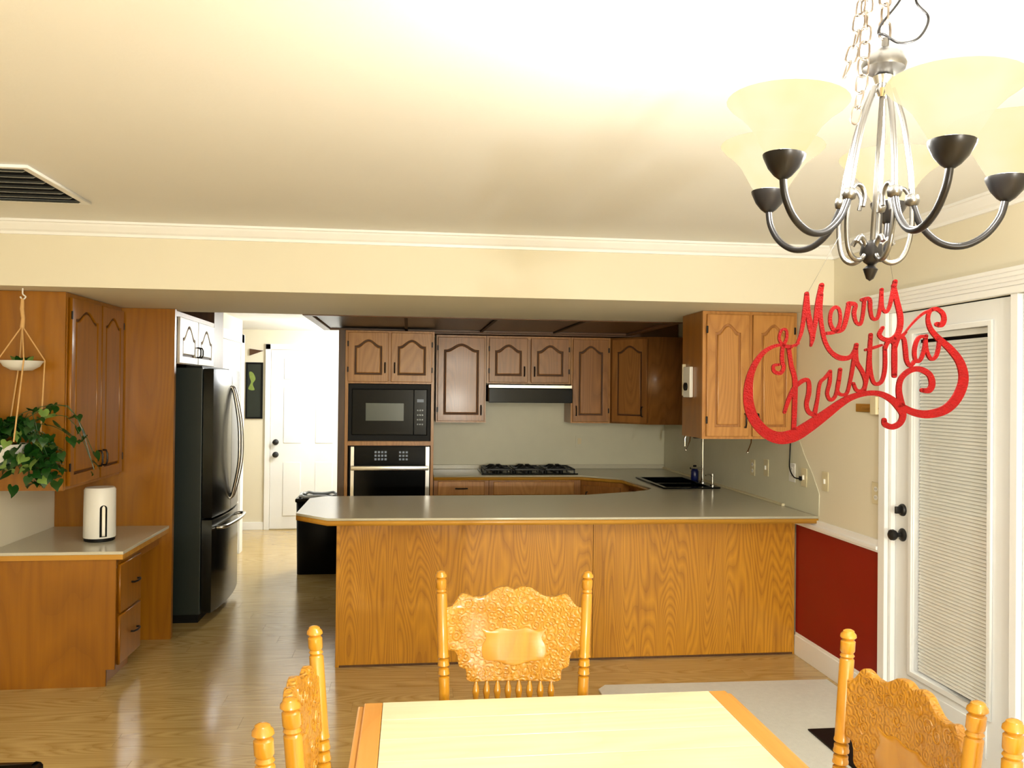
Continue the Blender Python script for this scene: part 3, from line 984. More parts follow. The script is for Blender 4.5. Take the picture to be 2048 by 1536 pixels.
bm.transform(Mx @ face_matrix((0, -.082, 0), (0, -1, 0)))
obj('chrome_strip', bm, 'chrome', hz)

# refrigerator, doors face +X
rf = thing('refrigerator', 'black stainless french door refrigerator beside the oak panel', 'refrigerator', (-1.8, 6.45, 0))
obj('body', B((-2.2, -1.445, 6.01, 6.90, .06, 1.79), bev=.004), 'fridge_side', rf)
obj('foot_grille', B((-2.15, -1.46, 6.03, 6.88, 0.0, .06)), 'black_matte', rf)
obj('hinge_cover', B((-1.56, -1.45, 6.02, 6.89, 1.79, 1.803), bev=.003), 'black_matte', rf)


def bowed(y0, y1, z0, z1):
    n = 10
    prof = [(-1.438, y0)]
    for k in range(n+1):
        y = y0+(y1-y0)*k/n
        q = (y-6.455)/.445
        prof.append((-1.335-.035*q*q, y))
    prof.append((-1.438, y1))
    return shape2d(prof, [], z0, z1, .005)


for a, b_ in ((6.012, 6.451), (6.459, 6.898)):
    d = obj('door', bowed(a, b_, .735, 1.785), 'fridge_front', rf, smooth=30)
    yh = 6.425 if a < 6.2 else 6.485
    bm = bmesh.new()
    pts = smooth_path([(-1.34, yh, .82), (-1.315, yh, .86), (-1.275, yh+(-.015 if a < 6.2 else .015), 1.05), (-1.265, yh+(-.02 if a < 6.2 else .02), 1.2), (-1.275, yh+(-.015 if a < 6.2 else .015), 1.40), (-1.315, yh, 1.62), (-1.34, yh, 1.66)], 5)
    tube(bm, pts, .012, 10)
    obj('handle', bm, 'stainless', d, smooth=50, label='bowed stainless handle')
d = obj('freezer_drawer', bowed(6.012, 6.898, .07, .722), 'fridge_front', rf, smooth=30)
bm = bmesh.new()
tube(bm, smooth_path([(-1.355, 6.10, .655), (-1.30, 6.12, .66), (-1.275, 6.30, .665), (-1.268, 6.455, .666), (-1.275, 6.61, .665), (-1.30, 6.79, .66), (-1.355, 6.81, .655)], 5), .013, 10)
obj('handle', bm, 'stainless', d, smooth=50, label='bowed horizontal stainless handle')

of = thing('refrigerator_surround', 'refrigerator surround with tall oak side panel and small pale arched doors on top', 'cabinet', (-1.9, 5.67, 0))
obj('body', B((XL+.002, -1.585, 5.70, 6.86, 1.815, 2.15)), 'oak_left', of)
obj('face_frame', B((-1.585, -1.565, 5.70, 5.78, 1.812, 2.166), (-1.585, -1.565, 5.78, 6.86, 2.13, 2.166), (-1.585, -1.565, 5.78, 6.86, 1.812, 1.82)), 'oak_left', of)
cab_door(of, (-1.565, 5.80, 1.815), (1, 0, 0), .485, .315, 'pale_white', handle=(.46, .09, .07), stile=.075, rail=.05, arch=.09)
cab_door(of, (-1.565, 6.295, 1.815), (1, 0, 0), .485, .315, 'pale_white', handle=(.03, .09, .07), stile=.075, rail=.05, arch=.09)
obj('tall_side_panel', B((XL+.002, -1.538, 5.652, 5.69, 0, 2.166)), 'oak_left', of, label='tall plain oak panel from floor to header')
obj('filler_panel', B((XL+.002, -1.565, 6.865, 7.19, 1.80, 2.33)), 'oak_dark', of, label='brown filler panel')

# =================================================================== HALL
hp = thing('hall_picture', 'dark framed picture with green figure on the hall wall', 'picture', (-1.79, 9.92, 1.30))
M = face_matrix((0, 9.929, 0), (0, -1, 0))
bm = shape2d([(-1.90, 1.295), (-1.705, 1.295), (-1.705, 1.952), (-1.90, 1.952)], [[(-1.88, 1.315), (-1.725, 1.315), (-1.725, 1.932), (-1.88, 1.932)]], 0, .02, .003)
bm.transform(M)
obj('frame', bm, 'black_matte', hp)
bm = shape2d([(-1.88, 1.315), (-1.725, 1.315), (-1.725, 1.932), (-1.88, 1.932)], [], .002, .008)
bm.transform(M)
obj('canvas', bm, 'picture_dark', hp)
bm = shape2d(smooth_path([(-1.87, 1.64), (-1.80, 1.63), (-1.82, 1.70), (-1.79, 1.76), (-1.82, 1.83), (-1.86, 1.84), (-1.855, 1.77), (-1.84, 1.72)], 4, True), [], .008, .010)
bm.transform(M)
obj('figure', bm, 'picture_green', hp)
bm = shape2d([(-1.86, 2.03), (-1.86, 2.11), (-1.70, 2.09)], [], 0, .02, .003)
bm.transform(M)
tag(obj('wall_pennant', bm, 'oak_dark'), 'small brown triangular pennant high on the hall wall', 'wall decor')
# hall ceiling lamp, out of sight behind the oven cabinet
hl = thing('hall_lamp', 'round flush ceiling lamp in the hall', 'ceiling lamp', (-.40, 8.9, ZK-.08))
bm = bmesh.new()
lathe(bm, [(.16, ZK-.022), (.165, ZK-.001), (0, ZK-.0005)], 24, Matrix.Translation((-.40, 8.9, 0)))
obj('ceiling_plate', bm, 'nickel', hl, smooth=40)
bm = bmesh.new()
lathe(bm, [(0, ZK-.085), (.07, ZK-.078), (.12, ZK-.058), (.15, ZK-.023)], 24, Matrix.Translation((-.40, 8.9, 0)))
obj('glass_dome', bm, 'lamp_glow', hl, smooth=60)
ld = bpy.data.lights.new('hall_light', 'POINT')
ld.energy = HALL_W
ld.color = (.95, .98, 1)
ld.shadow_soft_size = .12
lo = bpy.data.objects.new('hall_light', ld)
COL.objects.link(lo)
lo.location = (-.40, 8.9, ZK-.22)

tc_ = thing('trash_can', 'black kitchen trash can with clear bag beyond the peninsula', 'trash can', (-.80, 7.65, 0))
bm = shape2d([(-.97, 7.50), (-.64, 7.50), (-.62, 7.52), (-.62, 7.80), (-.64, 7.82), (-.97, 7.82), (-.99, 7.80), (-.99, 7.52)], [], 0.0, .64)
for v in bm.verts:
    if v.co.z < .3:
        v.co.x = -.805+(v.co.x+.805)*.94
        v.co.y = 7.66+(v.co.y-7.66)*.94
obj('bin', bm, 'black_matte', tc_)
obj('rim', B((-1.0, -.612, 7.49, 7.83, .64, .675), bev=.012), 'black_gloss', tc_)
bm = bmesh.new()
pts = []
for k in range(40):
    a = 2*PI*k/40
    pts.append((-.805+.165*math.copysign(abs(math.cos(a))**.5, math.cos(a)), 7.66+.145*math.copysign(abs(math.sin(a))**.5, math.sin(a)), .69+.006*math.sin(7*a)))
tube(bm, pts, .014, 6, closed=True)
obj('bag_edge', bm, 'bag_plastic', tc_, smooth=60, label='clear plastic bag folded over the rim')

# =================================================================== RIGHT WALL DETAILS


def wall_plate(y, z, label, kind, mat='plate_ivory', wd=.072, ht=.115):
    o = thing('wall_plate', label, 'outlet' if kind == 'outlet' else 'switch', (XR-.006, y, z), group='wall plates on the right wall')
    M = face_matrix((XR-.0055 if y > 4.7 else XR-.0005, y, z), (-1, 0, 0))
    bm = shape2d([(-wd/2, -ht/2), (wd/2, -ht/2), (wd/2, ht/2), (-wd/2, ht/2)], [], 0, .007, .003)
    bm.transform(M)
    obj('plate', bm, mat, o)
    if kind == 'outlet':
        for zz in (-.022, .022):
            bm = shape2d([(.016*math.cos(2*PI*k/16), zz+.014*math.sin(2*PI*k/16)) for k in range(16)], [], .006, .009)
            bm.transform(M)
            s = obj('socket', bm, 'plate_white', o)
            bm = B((-.007, -.005, zz-.004, zz+.006, .0085, .0095), (.005, .007, zz-.004, zz+.006, .0085, .0095))
            bm.transform(M)
            obj('slots', bm, 'black_matte', s)
    else:
        bm = B((-.006, .006, -.014, .014, .006, .016), bev=.002)
        bm.transform(M)
        obj('toggle', bm, 'plate_white', o)
    return o


wall_plate(5.652, 1.12, 'ivory outlet plate on the splashback nearest the sink', 'outlet')
wall_plate(5.428, 1.14, 'ivory switch plate second from the sink', 'switch')
wall_plate(5.039, 1.145, 'white wall plate with adapter where the black cord ends', 'outlet', 'plate_white', .085, .12)
wall_plate(4.877, 1.13, 'ivory switch plate beside the black plugged cord', 'switch')
wall_plate(4.622, 1.133, 'ivory switch plate on the beige wall above the red wall', 'switch')
wall_plate(4.083, 1.13, 'ivory outlet plate next to the patio door casing', 'outlet', 'plate_ivory', .08, .115)
bm = bmesh.new()
tube(bm, smooth_path([(2.436, 5.055, 1.355), (2.434, 5.06, 1.25), (2.42, 5.03, 1.17), (2.41, 4.95, 1.125), (2.427, 4.905, 1.12)], 6), .004, 8)
box(bm, 2.425, 2.436, 4.893, 4.917, 1.108, 1.135, .003)
tag(obj('power_cord', bm, 'black_matte', smooth=40), 'black cord hanging from the hanging cabinet to a wall plate', 'cord')
lt = thing('door_latch', 'brass coloured door guard latch beside the patio door', 'latch', (2.44, 4.15, 1.58))
obj('back_plate', B((2.438, 2.4495, 4.06, 4.28, 1.555, 1.60), bev=.003), 'brass', lt)
obj('bar', B((2.425, 2.438, 4.045, 4.20, 1.57, 1.585), bev=.004), 'brass', lt)
obj('catch_block', B((2.415, 2.438, 4.045, 4.10, 1.545, 1.64), bev=.004), 'plate_ivory', lt)
# plates elsewhere
o = thing('wall_plate', 'pale outlet plate on the back wall right of the cooktop', 'outlet', (1.60, 7.74, 1.17))
obj('plate', B((1.575, 1.645, 7.738, 7.7445, 1.12, 1.235), bev=.002), 'splash_grey', o)
obj('socket', B((1.593, 1.627, 7.735, 7.738, 1.15, 1.205), bev=.001), 'plate_ivory', o)
o = thing('wall_plate', 'white outlet plate on the wall above the desk', 'outlet', (XL, 4.82, .92))
obj('plate', B((XL+.0005, XL+.008, 4.79, 4.87, .86, .98), bev=.002), 'plate_white', o)
obj('socket', B((XL+.008, XL+.011, 4.81, 4.85, .885, .955), bev=.001), 'plate_ivory', o)

# ceiling vent
vt = thing('ceiling_vent', 'white framed air return vent in the dining ceiling', 'vent', (-1.8, 3.7, ZC-.01))
vx0, vx1, vy0, vy1 = -2.35, -1.475, 3.385, 4.03
bm = shape2d([(vx0, vy0), (vx1, vy0), (vx1, vy1), (vx0, vy1)], [[(vx0+.03, vy0+.03), (vx1-.03, vy0+.03), (vx1-.03, vy1-.03), (vx0+.03, vy1-.03)]], ZC-.014, ZC-.0005, .003)
obj('frame', bm, 'white_paint', vt)
obj('duct', B((vx0+.03, vx1-.03, vy0+.03, vy1-.03, ZC-.003, ZC-.001)), 'duct_dark', vt)
bm = bmesh.new()
box(bm, vx0+.031-vt.location.x, vx1-.031-vt.location.x, -.022, .022, -.001, .001)
lm_ = finish(bm)
lm_.materials.append(MATS['grille_grey'])
ny = 7
for k in range(ny):
    s = bpy.data.objects.new('louver', lm_)
    COL.objects.link(s)
    s.parent = vt
    s.location = (0, vy0+.05+k*(vy1-vy0-.10)/(ny-1)-vt.location.y, ZC-.014-vt.location.z)
    s.rotation_euler = (R(24), 0, 0)

# =================================================================== HANGING PLANTER
px_, py_ = -2.045, 4.66
hpn = thing('hanging_planter', 'two tier hanging planter on rope with succulents above and leafy pothos below', 'planter', (px_, py_, 1.2))
bm = bmesh.new()
tube(bm, smooth_path([(px_, py_, ZS), (px_, py_, ZS-.03), (px_+.015, py_, ZS-.045), (px_, py_, ZS-.06), (px_-.012, py_, ZS-.045)], 5), .004, 8)
obj('hook', bm, 'plate_white', hpn, smooth=50)
bm = bmesh.new()
tube(bm, [(px_, py_, ZS-.055), (px_-.002, py_, ZS-.11), (px_+.004, py_, ZS-.16), (px_, py_, ZS-.21)], [.008, .011, .010, .012], 8)
obj('knot', bm, 'rope', hpn, smooth=50)
bx, bz = px_+.0, 1.775
for k in range(4):
    a = k*PI/2+.5
    bm = bmesh.new()
    tube(bm, [(px_, py_, ZS-.20), (bx+.107*math.cos(a), py_+.107*math.sin(a), bz+.012)], .0035, 6)
    tube(bm, [(bx+.107*math.cos(a), py_+.107*math.sin(a), bz+.012), (bx-.05+.14*math.cos(a), py_+.13*math.sin(a), 1.36)], .004, 6)
    obj('rope', bm, 'rope', hpn, smooth=50)
bm = bmesh.new()
lathe(bm, [(.0, bz-.045), (.05, bz-.043), (.085, bz-.022), (.105, bz+.008), (.1, bz+.008), (.08, bz-.015), (0, bz-.02)], 28, Matrix.Translation((bx, py_, 0)))
obj('bowl', bm, 'ceramic', hpn, smooth=50)
bm = bmesh.new()
lathe(bm, [(.085, bz-.006), (.05, bz+.002), (0, bz+.004)], 20, Matrix.Translation((bx, py_, 0)))
obj('soil', bm, 'soil', hpn, smooth=50)
lx, lz = px_-.09, 1.335
bm = bmesh.new()
lathe(bm, [(.0, lz-.10), (.07, lz-.095), (.11, lz-.03), (.125, lz+.008), (.118, lz+.008), (.1, lz-.02), (0, lz-.03)], 28, Matrix.Translation((lx, py_, 0)))
obj('pot', bm, 'ceramic', hpn, smooth=50)
# leaf mesh: heart shape, folded, tip pointing +X
bm = bmesh.new()
half = [(0, 0), (-.012, .016), (-.008, .030), (.010, .036), (.030, .028), (.050, .012), (.066, 0)]
mid = [bm.verts.new((t*.066, 0, -.010*math.sin(t*PI)*-1 - .012*t*t)) for t in (0, .33, .66, 1)]
up_ = [bm.verts.new((x, y, .008-.012*max(0, x/.066)**2)) for x, y in half[1:-1]]
dn_ = [bm.verts.new((x, -y, .008-.012*max(0, x/.066)**2)) for x, y in half[1:-1]]
for side in (up_, dn_):
    f = [(mid[0], side[0], side[1]), (mid[0], side[1], side[2], mid[1]), (mid[1], side[2], side[3], mid[2]), (mid[2], side[3], side[4]), (mid[2], side[4], mid[3])]
    for q in f:
        bm.faces.new(q if side is up_ else tuple(reversed(q)))
leaf_me = finish(bm, 60)
leaf_me.materials.append(MATS['leaf'])
leaf_me2 = leaf_me.copy()
leaf_me2.materials.clear()
leaf_me2.materials.append(MATS['leaf_pale'])
rnd = random.Random(3)
vines = []
for k in range(26):
    a = rnd.uniform(-PI, PI) if k % 2 else rnd.uniform(-1.0, .6)
    reach = rnd.uniform(.16, .47) if -1.2 < a < 1.0 else rnd.uniform(.10, .2)
    p0 = Vector((lx, py_, lz+.01))
    out = Vector((math.cos(a), math.sin(a)*.55, 0))
    p1 = p0+out*.06+Vector((0, 0, rnd.uniform(.03, .16)))
    p2 = p0+out*reach*.7+Vector((0, 0, rnd.uniform(-.08, .20)))
    p3 = p0+out*reach+Vector((0, 0, rnd.uniform(-.24, .05)))
    vines.append((p0, p1, p2, p3))
bm = bmesh.new()
for v in vines:
    tube(bm, smooth_path(v, 4), .002, 5)
obj('vine_stems', bm, 'leaf', hpn)
def put_leaf(q, sc):
    s = bpy.data.objects.new('leaf', leaf_me2 if rnd.random() < .12 else leaf_me)
    COL.objects.link(s)
    s.parent = hpn
    if q.x < -1.84:
        q.y = min(q.y, 4.715)
    s.location = q-hpn.location
    s.scale = (sc, sc, sc)
    s.rotation_euler = (rnd.uniform(-.6, .9), rnd.uniform(.1, 1.3), rnd.uniform(-PI, PI))


for v in vines[:22]:
    for i, p in enumerate(smooth_path(v, 4)[3:]):
        if i % 3 == 2:
            continue
        put_leaf(Vector(p)+Vector((rnd.uniform(-.015, .015), rnd.uniform(-.03, .015), rnd.uniform(-.02, .02))), rnd.uniform(.55, .95))
for k in range(150):
    a, el = rnd.uniform(-PI, PI), rnd.uniform(-1.2, 1.2)
    rr = rnd.uniform(.55, 1.0)
    q = Vector((lx+.085+.235*rr*math.cos(a)*math.cos(el), py_-.03+.10*rr*math.sin(a)*math.cos(el), lz+.0-.13*(math.cos(a) > 0)*rnd.random()+.155*rr*math.sin(el)))
    put_leaf(q, rnd.uniform(.7, 1.05))
for k in range(9):
    a = k*2.4
    rr = .02+.055*((k*7) % 9)/9
    s = bpy.data.objects.new('succulent_leaf', leaf_me2 if k % 2 else leaf_me)
    COL.objects.link(s)
    s.parent = hpn
    s.location = Vector((bx+rr*math.cos(a), py_+rr*math.sin(a), bz+.006))-hpn.location
    s.scale = (.6, .45, .6)
    s.rotation_euler = (0, -.9, a)

# =================================================================== DINING FURNITURE
TX0, TX1, TY0, TY1, TZ = -.131, .965, .35, 2.395, .755
tb = thing('dining_table', 'oak dining table with pale plank top and orange end boards', 'table', (.417, 1.4, 0))
npl = 16
ph = (TY1-TY0)/npl
bm = B((0.0, TX1-TX0-.13, .0008, ph-.0008, -.024, 0), bev=.0015)
pm = finish(bm)
pm.materials.append(MATS['table_pale'])
for k in range(npl):
    s = bpy.data.objects.new('top_plank', pm)
    COL.objects.link(s)
    s.parent = tb
    s.location = (TX0+.065-tb.location.x, TY0+k*ph-tb.location.y, TZ)
obj('end_board', B((TX0+.012, TX0+.064, TY0, TY1, TZ-.026, TZ), bev=.004), 'table_orange', tb)
obj('end_board', B((TX1-.064, TX1-.012, TY0, TY1, TZ-.026, TZ), bev=.004), 'table_orange', tb)
obj('edge_moulding', B((TX0-.006, TX0+.014, TY0, TY1, TZ-.05, TZ-.008), bev=.006), 'table_orange', tb)
obj('edge_moulding', B((TX1-.014, TX1+.006, TY0, TY1, TZ-.05, TZ-.008), bev=.006), 'table_orange', tb)
obj('under_frame', B((TX0+.02, TX1-.02, TY0+.01, TY1-.01, TZ-.045, TZ-.026), (TX0+.08, TX0+.10, TY0+.08, TY1-.08, TZ-.13, TZ-.045), (TX1-.10, TX1-.08, TY0+.08, TY1-.08, TZ-.13, TZ-.045), (TX0+.10, TX1-.10, TY0+.08, TY0+.10, TZ-.13, TZ-.045), (TX0+.10, TX1-.10, TY1-.10, TY1-.08, TZ-.13, TZ-.045)), 'table_orange', tb)
legp = [(.028, 0), (.034, .03), (.026, .08), (.036, .2), (.046, .34), (.036, .44), (.03, .46), (.044, .48), (.03, .50), (.042, .53), (.045, .56), (.045, TZ-.045)]
bm = bmesh.new()
lathe(bm, legp, 18)
lgm = finish(bm, 40)
lgm.materials.append(MATS['table_orange'])
for x in (TX0+.15, TX1-.15):
    for y in (TY0+.15, TY1-.15):
        s = bpy.data.objects.new('leg', lgm)
        COL.objects.link(s)
        s.parent = tb
        s.location = (x-tb.location.x, y-tb.location.y, 0)


def make_chair():
    """pressed back oak chair facing -Y, origin on the floor below the back legs"""
    t = thing('dining_chair', 'x', 'chair', (0, 0, 0), group='pressed back oak dining chairs')
    lean = .055/.65

    def bend(x, z):      # the crest curves backwards between the posts
        return (z-.45)*lean + .030*(1-(x/.224)**2)
    prof = [(.014, .40), (.0165, .43), (.0165, .78)]
    for z in (.80, .825, .85):
        prof += [(.0165, z-.011), (.0105, z-.007), (.018, z-.002), (.018, z+.002), (.0165, z+.006)]
    prof += [(.0165, .87), (.0165, 1.032), (.013, 1.036), (.0165, 1.041), (.013, 1.047), (.0165, 1.052), (.0165, 1.074), (.0125, 1.078), (.0185, 1.084), (.0175, 1.090), (.013, 1.095), (.0125, 1.098), (.007, 1.101), (0, 1.102)]
    for s in (-1, 1):
        bm = bmesh.new()
        lathe(bm, prof, 16)
        for v in bm.verts:
            z = v.co.z
            v.co.x += s*(.196+(z-.45)/.65*.028)
            v.co.y += (z-.45)*lean
        obj('post', bm, 'chair_oak', t, smooth=40, local=True)
    hp_ = [(.212, .994), (.19, .997), (.165, 1.028), (.149, 1.030), (.127, 1.022), (.096, 1.022), (.071, 1.035), (.05, 1.047), (.022, 1.049), (0, 1.040)]
    lo_ = [(.127, .769), (.143, .777), (.146, .805), (.166, .817), (.171, .845), (.18, .862), (.206, .867)]
    right = smooth_path(list(reversed(hp_)), 4)          # centre top to right top
    rlow = smooth_path(list(reversed(lo_)), 4)
    outer = right+rlow
    outl = outer+[(-x, z) for x, z in reversed(outer) if x > 1e-4]
    bm = shape2d(outl, [], -.010, .010, .004)
    bmesh.ops.triangulate(bm, faces=[f for f in bm.faces if len(f.verts) > 4])
    # subdivide long edges so that the board can bend
    for _ in range(3):
        es = [e for e in bm.edges if e.calc_length() > .03]
        if es:
            bmesh.ops.subdivide_edges(bm, edges=es, cuts=1)
    bmesh.ops.triangulate(bm, faces=bm.faces)
    for v in bm.verts:
        x, z, wv = v.co.x, v.co.y, v.co.z
        v.co = Vector((x, bend(x, z)-wv, z))
    bmesh.ops.recalc_face_normals(bm, faces=bm.faces)
    cr = obj('crest_board', bm, 'chair_pressed', t, smooth=40, local=True, label='pressed scroll pattern backrest board')
    # smooth raised cartouche
    cart = smooth_path([(0, .922), (.04, .928), (.07, .918), (.1, .926), (.085, .90), (.098, .87), (.09, .835), (.05, .828), (0, .815), (-.05, .828), (-.09, .835), (-.098, .87), (-.085, .90), (-.1, .926), (-.07, .918), (-.04, .928)], 3, True)
    bm = shape2d(cart, [], .008, .0125, .002)
    bmesh.ops.triangulate(bm, faces=[f for f in bm.faces if len(f.verts) > 4])
    for _ in range(2):
        es = [e for e in bm.edges if e.calc_length() > .03]
        if es:
            bmesh.ops.subdivide_edges(bm, edges=es, cuts=1)
    bmesh.ops.triangulate(bm, faces=bm.faces)
    for v in bm.verts:
        x, z, wv = v.co.x, v.co.y, v.co.z
        v.co = Vector((x, bend(x, z)-wv, z))
    bmesh.ops.recalc_face_normals(bm, faces=bm.faces)
    obj('cartouche', bm, 'chair_oak', cr, smooth=40, local=True)
    # scroll carving
    bm = bmesh.new()

    def scroll(cx, cz, r, a0, turns, sgn):
        pts = []
        for k in range(15):
            q = k/14
            a = a0+sgn*turns*2*PI*q
            rr = r*(1-.8*q)
            x, z = cx+rr*math.cos(a), cz+rr*math.sin(a)
            pts.append((x, bend(x, z)-.0105, z))
        tube(bm, pts, [.0018*(1-.5*k/14) for k in range(15)], 5)
    for s in (-1, 1):
        for (cx, cz, r, a0) in ((.03, 1.012, .017, 2), (.066, .99, .018, .5), (.10, .985, .017, 2.2), (.14, 1.0, .018, 1), (.175, .96, .018, 3), (.15, .955, .016, 0), (.118, .95, .012, 4),
                                (.175, .91, .019, 2), (.14, .905, .016, 5), (.125, .865, .015, 1), (.16, .86, .014, 3), (.13, .82, .014, 0), (.098, .795, .015, 2), (.06, .79, .014, 4), (.025, .795, .013, 1), (.04, .96, .014, 3)):
            scroll(s*cx, cz, r, a0 if s > 0 else PI-a0, 1.4, s)
    obj('scroll_carving', bm, 'chair_oak', cr, smooth=60, local=True, kind='stuff')
    # spindles
    sprof = [(.006, .455), (.008, .50), (.0095, .58), (.0075, .66), (.0065, .70), (.010, .706), (.0065, .712), (.008, .72), (.0115, .738), (.009, .752), (.006, .762), (.006, .775)]
    for k in range(8):
        x = -.114+k*.0326
        bm = bmesh.new()
        lathe(bm, sprof, 10)
        for v in bm.verts:
            v.co.x += x
            v.co.y += bend(x, .77)*(v.co.z-.45)/.32
        obj('spindle', bm, 'chair_oak', t, smooth=40, local=True)
    # seat, legs, stretchers
    so = smooth_path([(-.19, .02), (0, .035), (.19, .02), (.205, -.15), (.215, -.34), (.16, -.39), (0, -.40), (-.16, -.39), (-.215, -.34), (-.205, -.15)], 4, True)
    bm = shape2d(so, [], .425, .455, .008)
    obj('seat', bm, 'chair_oak', t, smooth=40, local=True)
    lp = [(.012, 0), (.016, .06), (.02, .16), (.014, .20), (.02, .22), (.014, .24), (.021, .30), (.018, .38), (.014, .426)]
    for s in (-1, 1):
        for yb, spread in ((-.33, -.02), (0.0, .06)):
            bm = bmesh.new()
            lathe(bm, lp, 14)
            for v in bm.verts:
                q = 1-v.co.z/.43
                v.co.x += s*(.175+.03*q)
                v.co.y += yb+(spread*q)
            obj('leg', bm, 'chair_oak', t, smooth=40, local=True)
    for y, z in ((-.343, .17), (-.343, .25)):
        bm = bmesh.new()
        tube(bm, [(-.188, y, z), (-.1, y, z), (0, y, z), (.1, y, z), (.188, y, z)], [.007, .010, .012, .010, .007], 10)
        obj('stretcher', bm, 'chair_oak', t, smooth=40, local=True)
    return t


TOPY = .055      # backward offset of the post tops
ch0 = make_chair()
spots = [((.318, 2.50-TOPY), R(-5.2), 'pressed back oak chair at the far end of the table facing the camera'),
         ((-.21+TOPY, 1.733), R(91), 'pressed back oak chair at the left side of the table, farther one'),
         ((-.234+TOPY, 1.172), R(90), 'pressed back oak chair nearest the camera at the left, one post showing'),
         ((1.022-TOPY, 1.597), R(-90.5), 'pressed back oak chair at the right side of the table, farther one'),
         ((1.025-TOPY, 1.066), R(-90), 'pressed back oak chair nearest the camera at the right, one post showing')]
for i, (xy, rz, lb_) in enumerate(spots):
    o = ch0 if i == 0 else copy_tree(ch0)
    o.location = (xy[0], xy[1], 0)
    o.rotation_euler = (0, 0, rz)
    o['label'] = lb_

# rug and mat
bm = shape2d([(1.06, .6), (2.36, .6), (2.40, 4.50), (1.10, 4.53), (1.05, 4.47)], [], 0.0005, .012, .004)
tag(obj('area_rug', bm, 'rug_wool'), 'pale grey rug on the floor right of the dining table', 'rug')
bm = shape2d([(1.94, 3.20), (2.38, 3.20), (2.38, 3.82), (1.94, 3.82)], [], .0125, .022, .004)
tag(obj('door_mat', bm, 'black_matte'), 'black door mat in front of the patio door', 'mat')
# stool at the bottom left corner
st = thing('low_stool', 'black padded stool cut off by the lower left corner', 'stool', (-1.40, 2.62, 0))
bm = shape2d(smooth_path([(-1.60, 2.42), (-1.18, 2.42), (-1.16, 2.46), (-1.16, 2.78), (-1.20, 2.825), (-1.60, 2.825), (-1.64, 2.78), (-1.64, 2.46)], 4, True), [], .39, .45, .015)
obj('seat', bm, 'black_gloss', st, smooth=40)
for x in (-1.58, -1.22):
    for y in (2.48, 2.76):
        bm = bmesh.new()
        tube(bm, [(x, y, 0), (x, y, .392)], .013, 10)
        obj('leg', bm, 'chrome', st, smooth=40)

# =================================================================== CHANDELIER
CD = 1.385
cc = fwd*CD
ccx = (1765-1024)/FPX*CD
base = Vector((0, 0, EYE))+Vector((math.sin(yaw), math.cos(yaw), 0))*CD+rgt*ccx
HUBZ = EYE+.575
chd = thing('chandelier', 'five light chandelier with cream glass bell shades over the table', 'chandelier', (base.x, base.y, HUBZ))
fh = Vector((math.sin(yaw), math.cos(yaw), 0))
# local frame: x = camera right, y = away; hangs slightly askew
Rm = Matrix((rgt, fh, Vector((0, 0, 1)))).transposed()
tilt = Matrix.Rotation(R(3.4), 3, 'Y')
chd.rotation_euler = (Rm @ tilt).to_euler()


def hz_(h):
    return h-.575


bm = bmesh.new()
lathe(bm, [(0, hz_(.535)), (.012, hz_(.535)), (.034, hz_(.548)), (.036, hz_(.556)), (.03, hz_(.572)), (.014, hz_(.582)), (.006, hz_(.584)), (.006, hz_(.60)), (0, hz_(.60))], 24)
obj('top_cap', bm, 'nickel', chd, smooth=40, local=True)
bm = bmesh.new()
lathe(bm, [(0, hz_(.50)), (.008, hz_(.50)), (.016, hz_(.512)), (.011, hz_(.522)), (.016, hz_(.535)), (.0, hz_(.536))], 20)
obj('upper_hub', bm, 'chrome', chd, smooth=40, local=True)
bm = bmesh.new()
lathe(bm, [(.004, hz_(.25)), (.004, hz_(.50))], 10)
obj('centre_rod', bm, 'nickel', chd, smooth=40, local=True)
bm = bmesh.new()
lathe(bm, [(0, hz_(.19)), (.006, hz_(.194)), (.012, hz_(.21)), (.005, hz_(.217)), (.012, hz_(.222)), (.019, hz_(.236)), (.016, hz_(.252)), (.008, hz_(.258)), (0, hz_(.258))], 20)
obj('finial', bm, 'dark_bronze', chd, smooth=40, local=True)
AR = .20
angs = [60, 132, 204, 276, 348]


def polar(pts, a):
    ca, sa = math.cos(R(a)), math.sin(R(a))
    return [(r*ca, r*sa, hz_(h)) for r, h in pts]


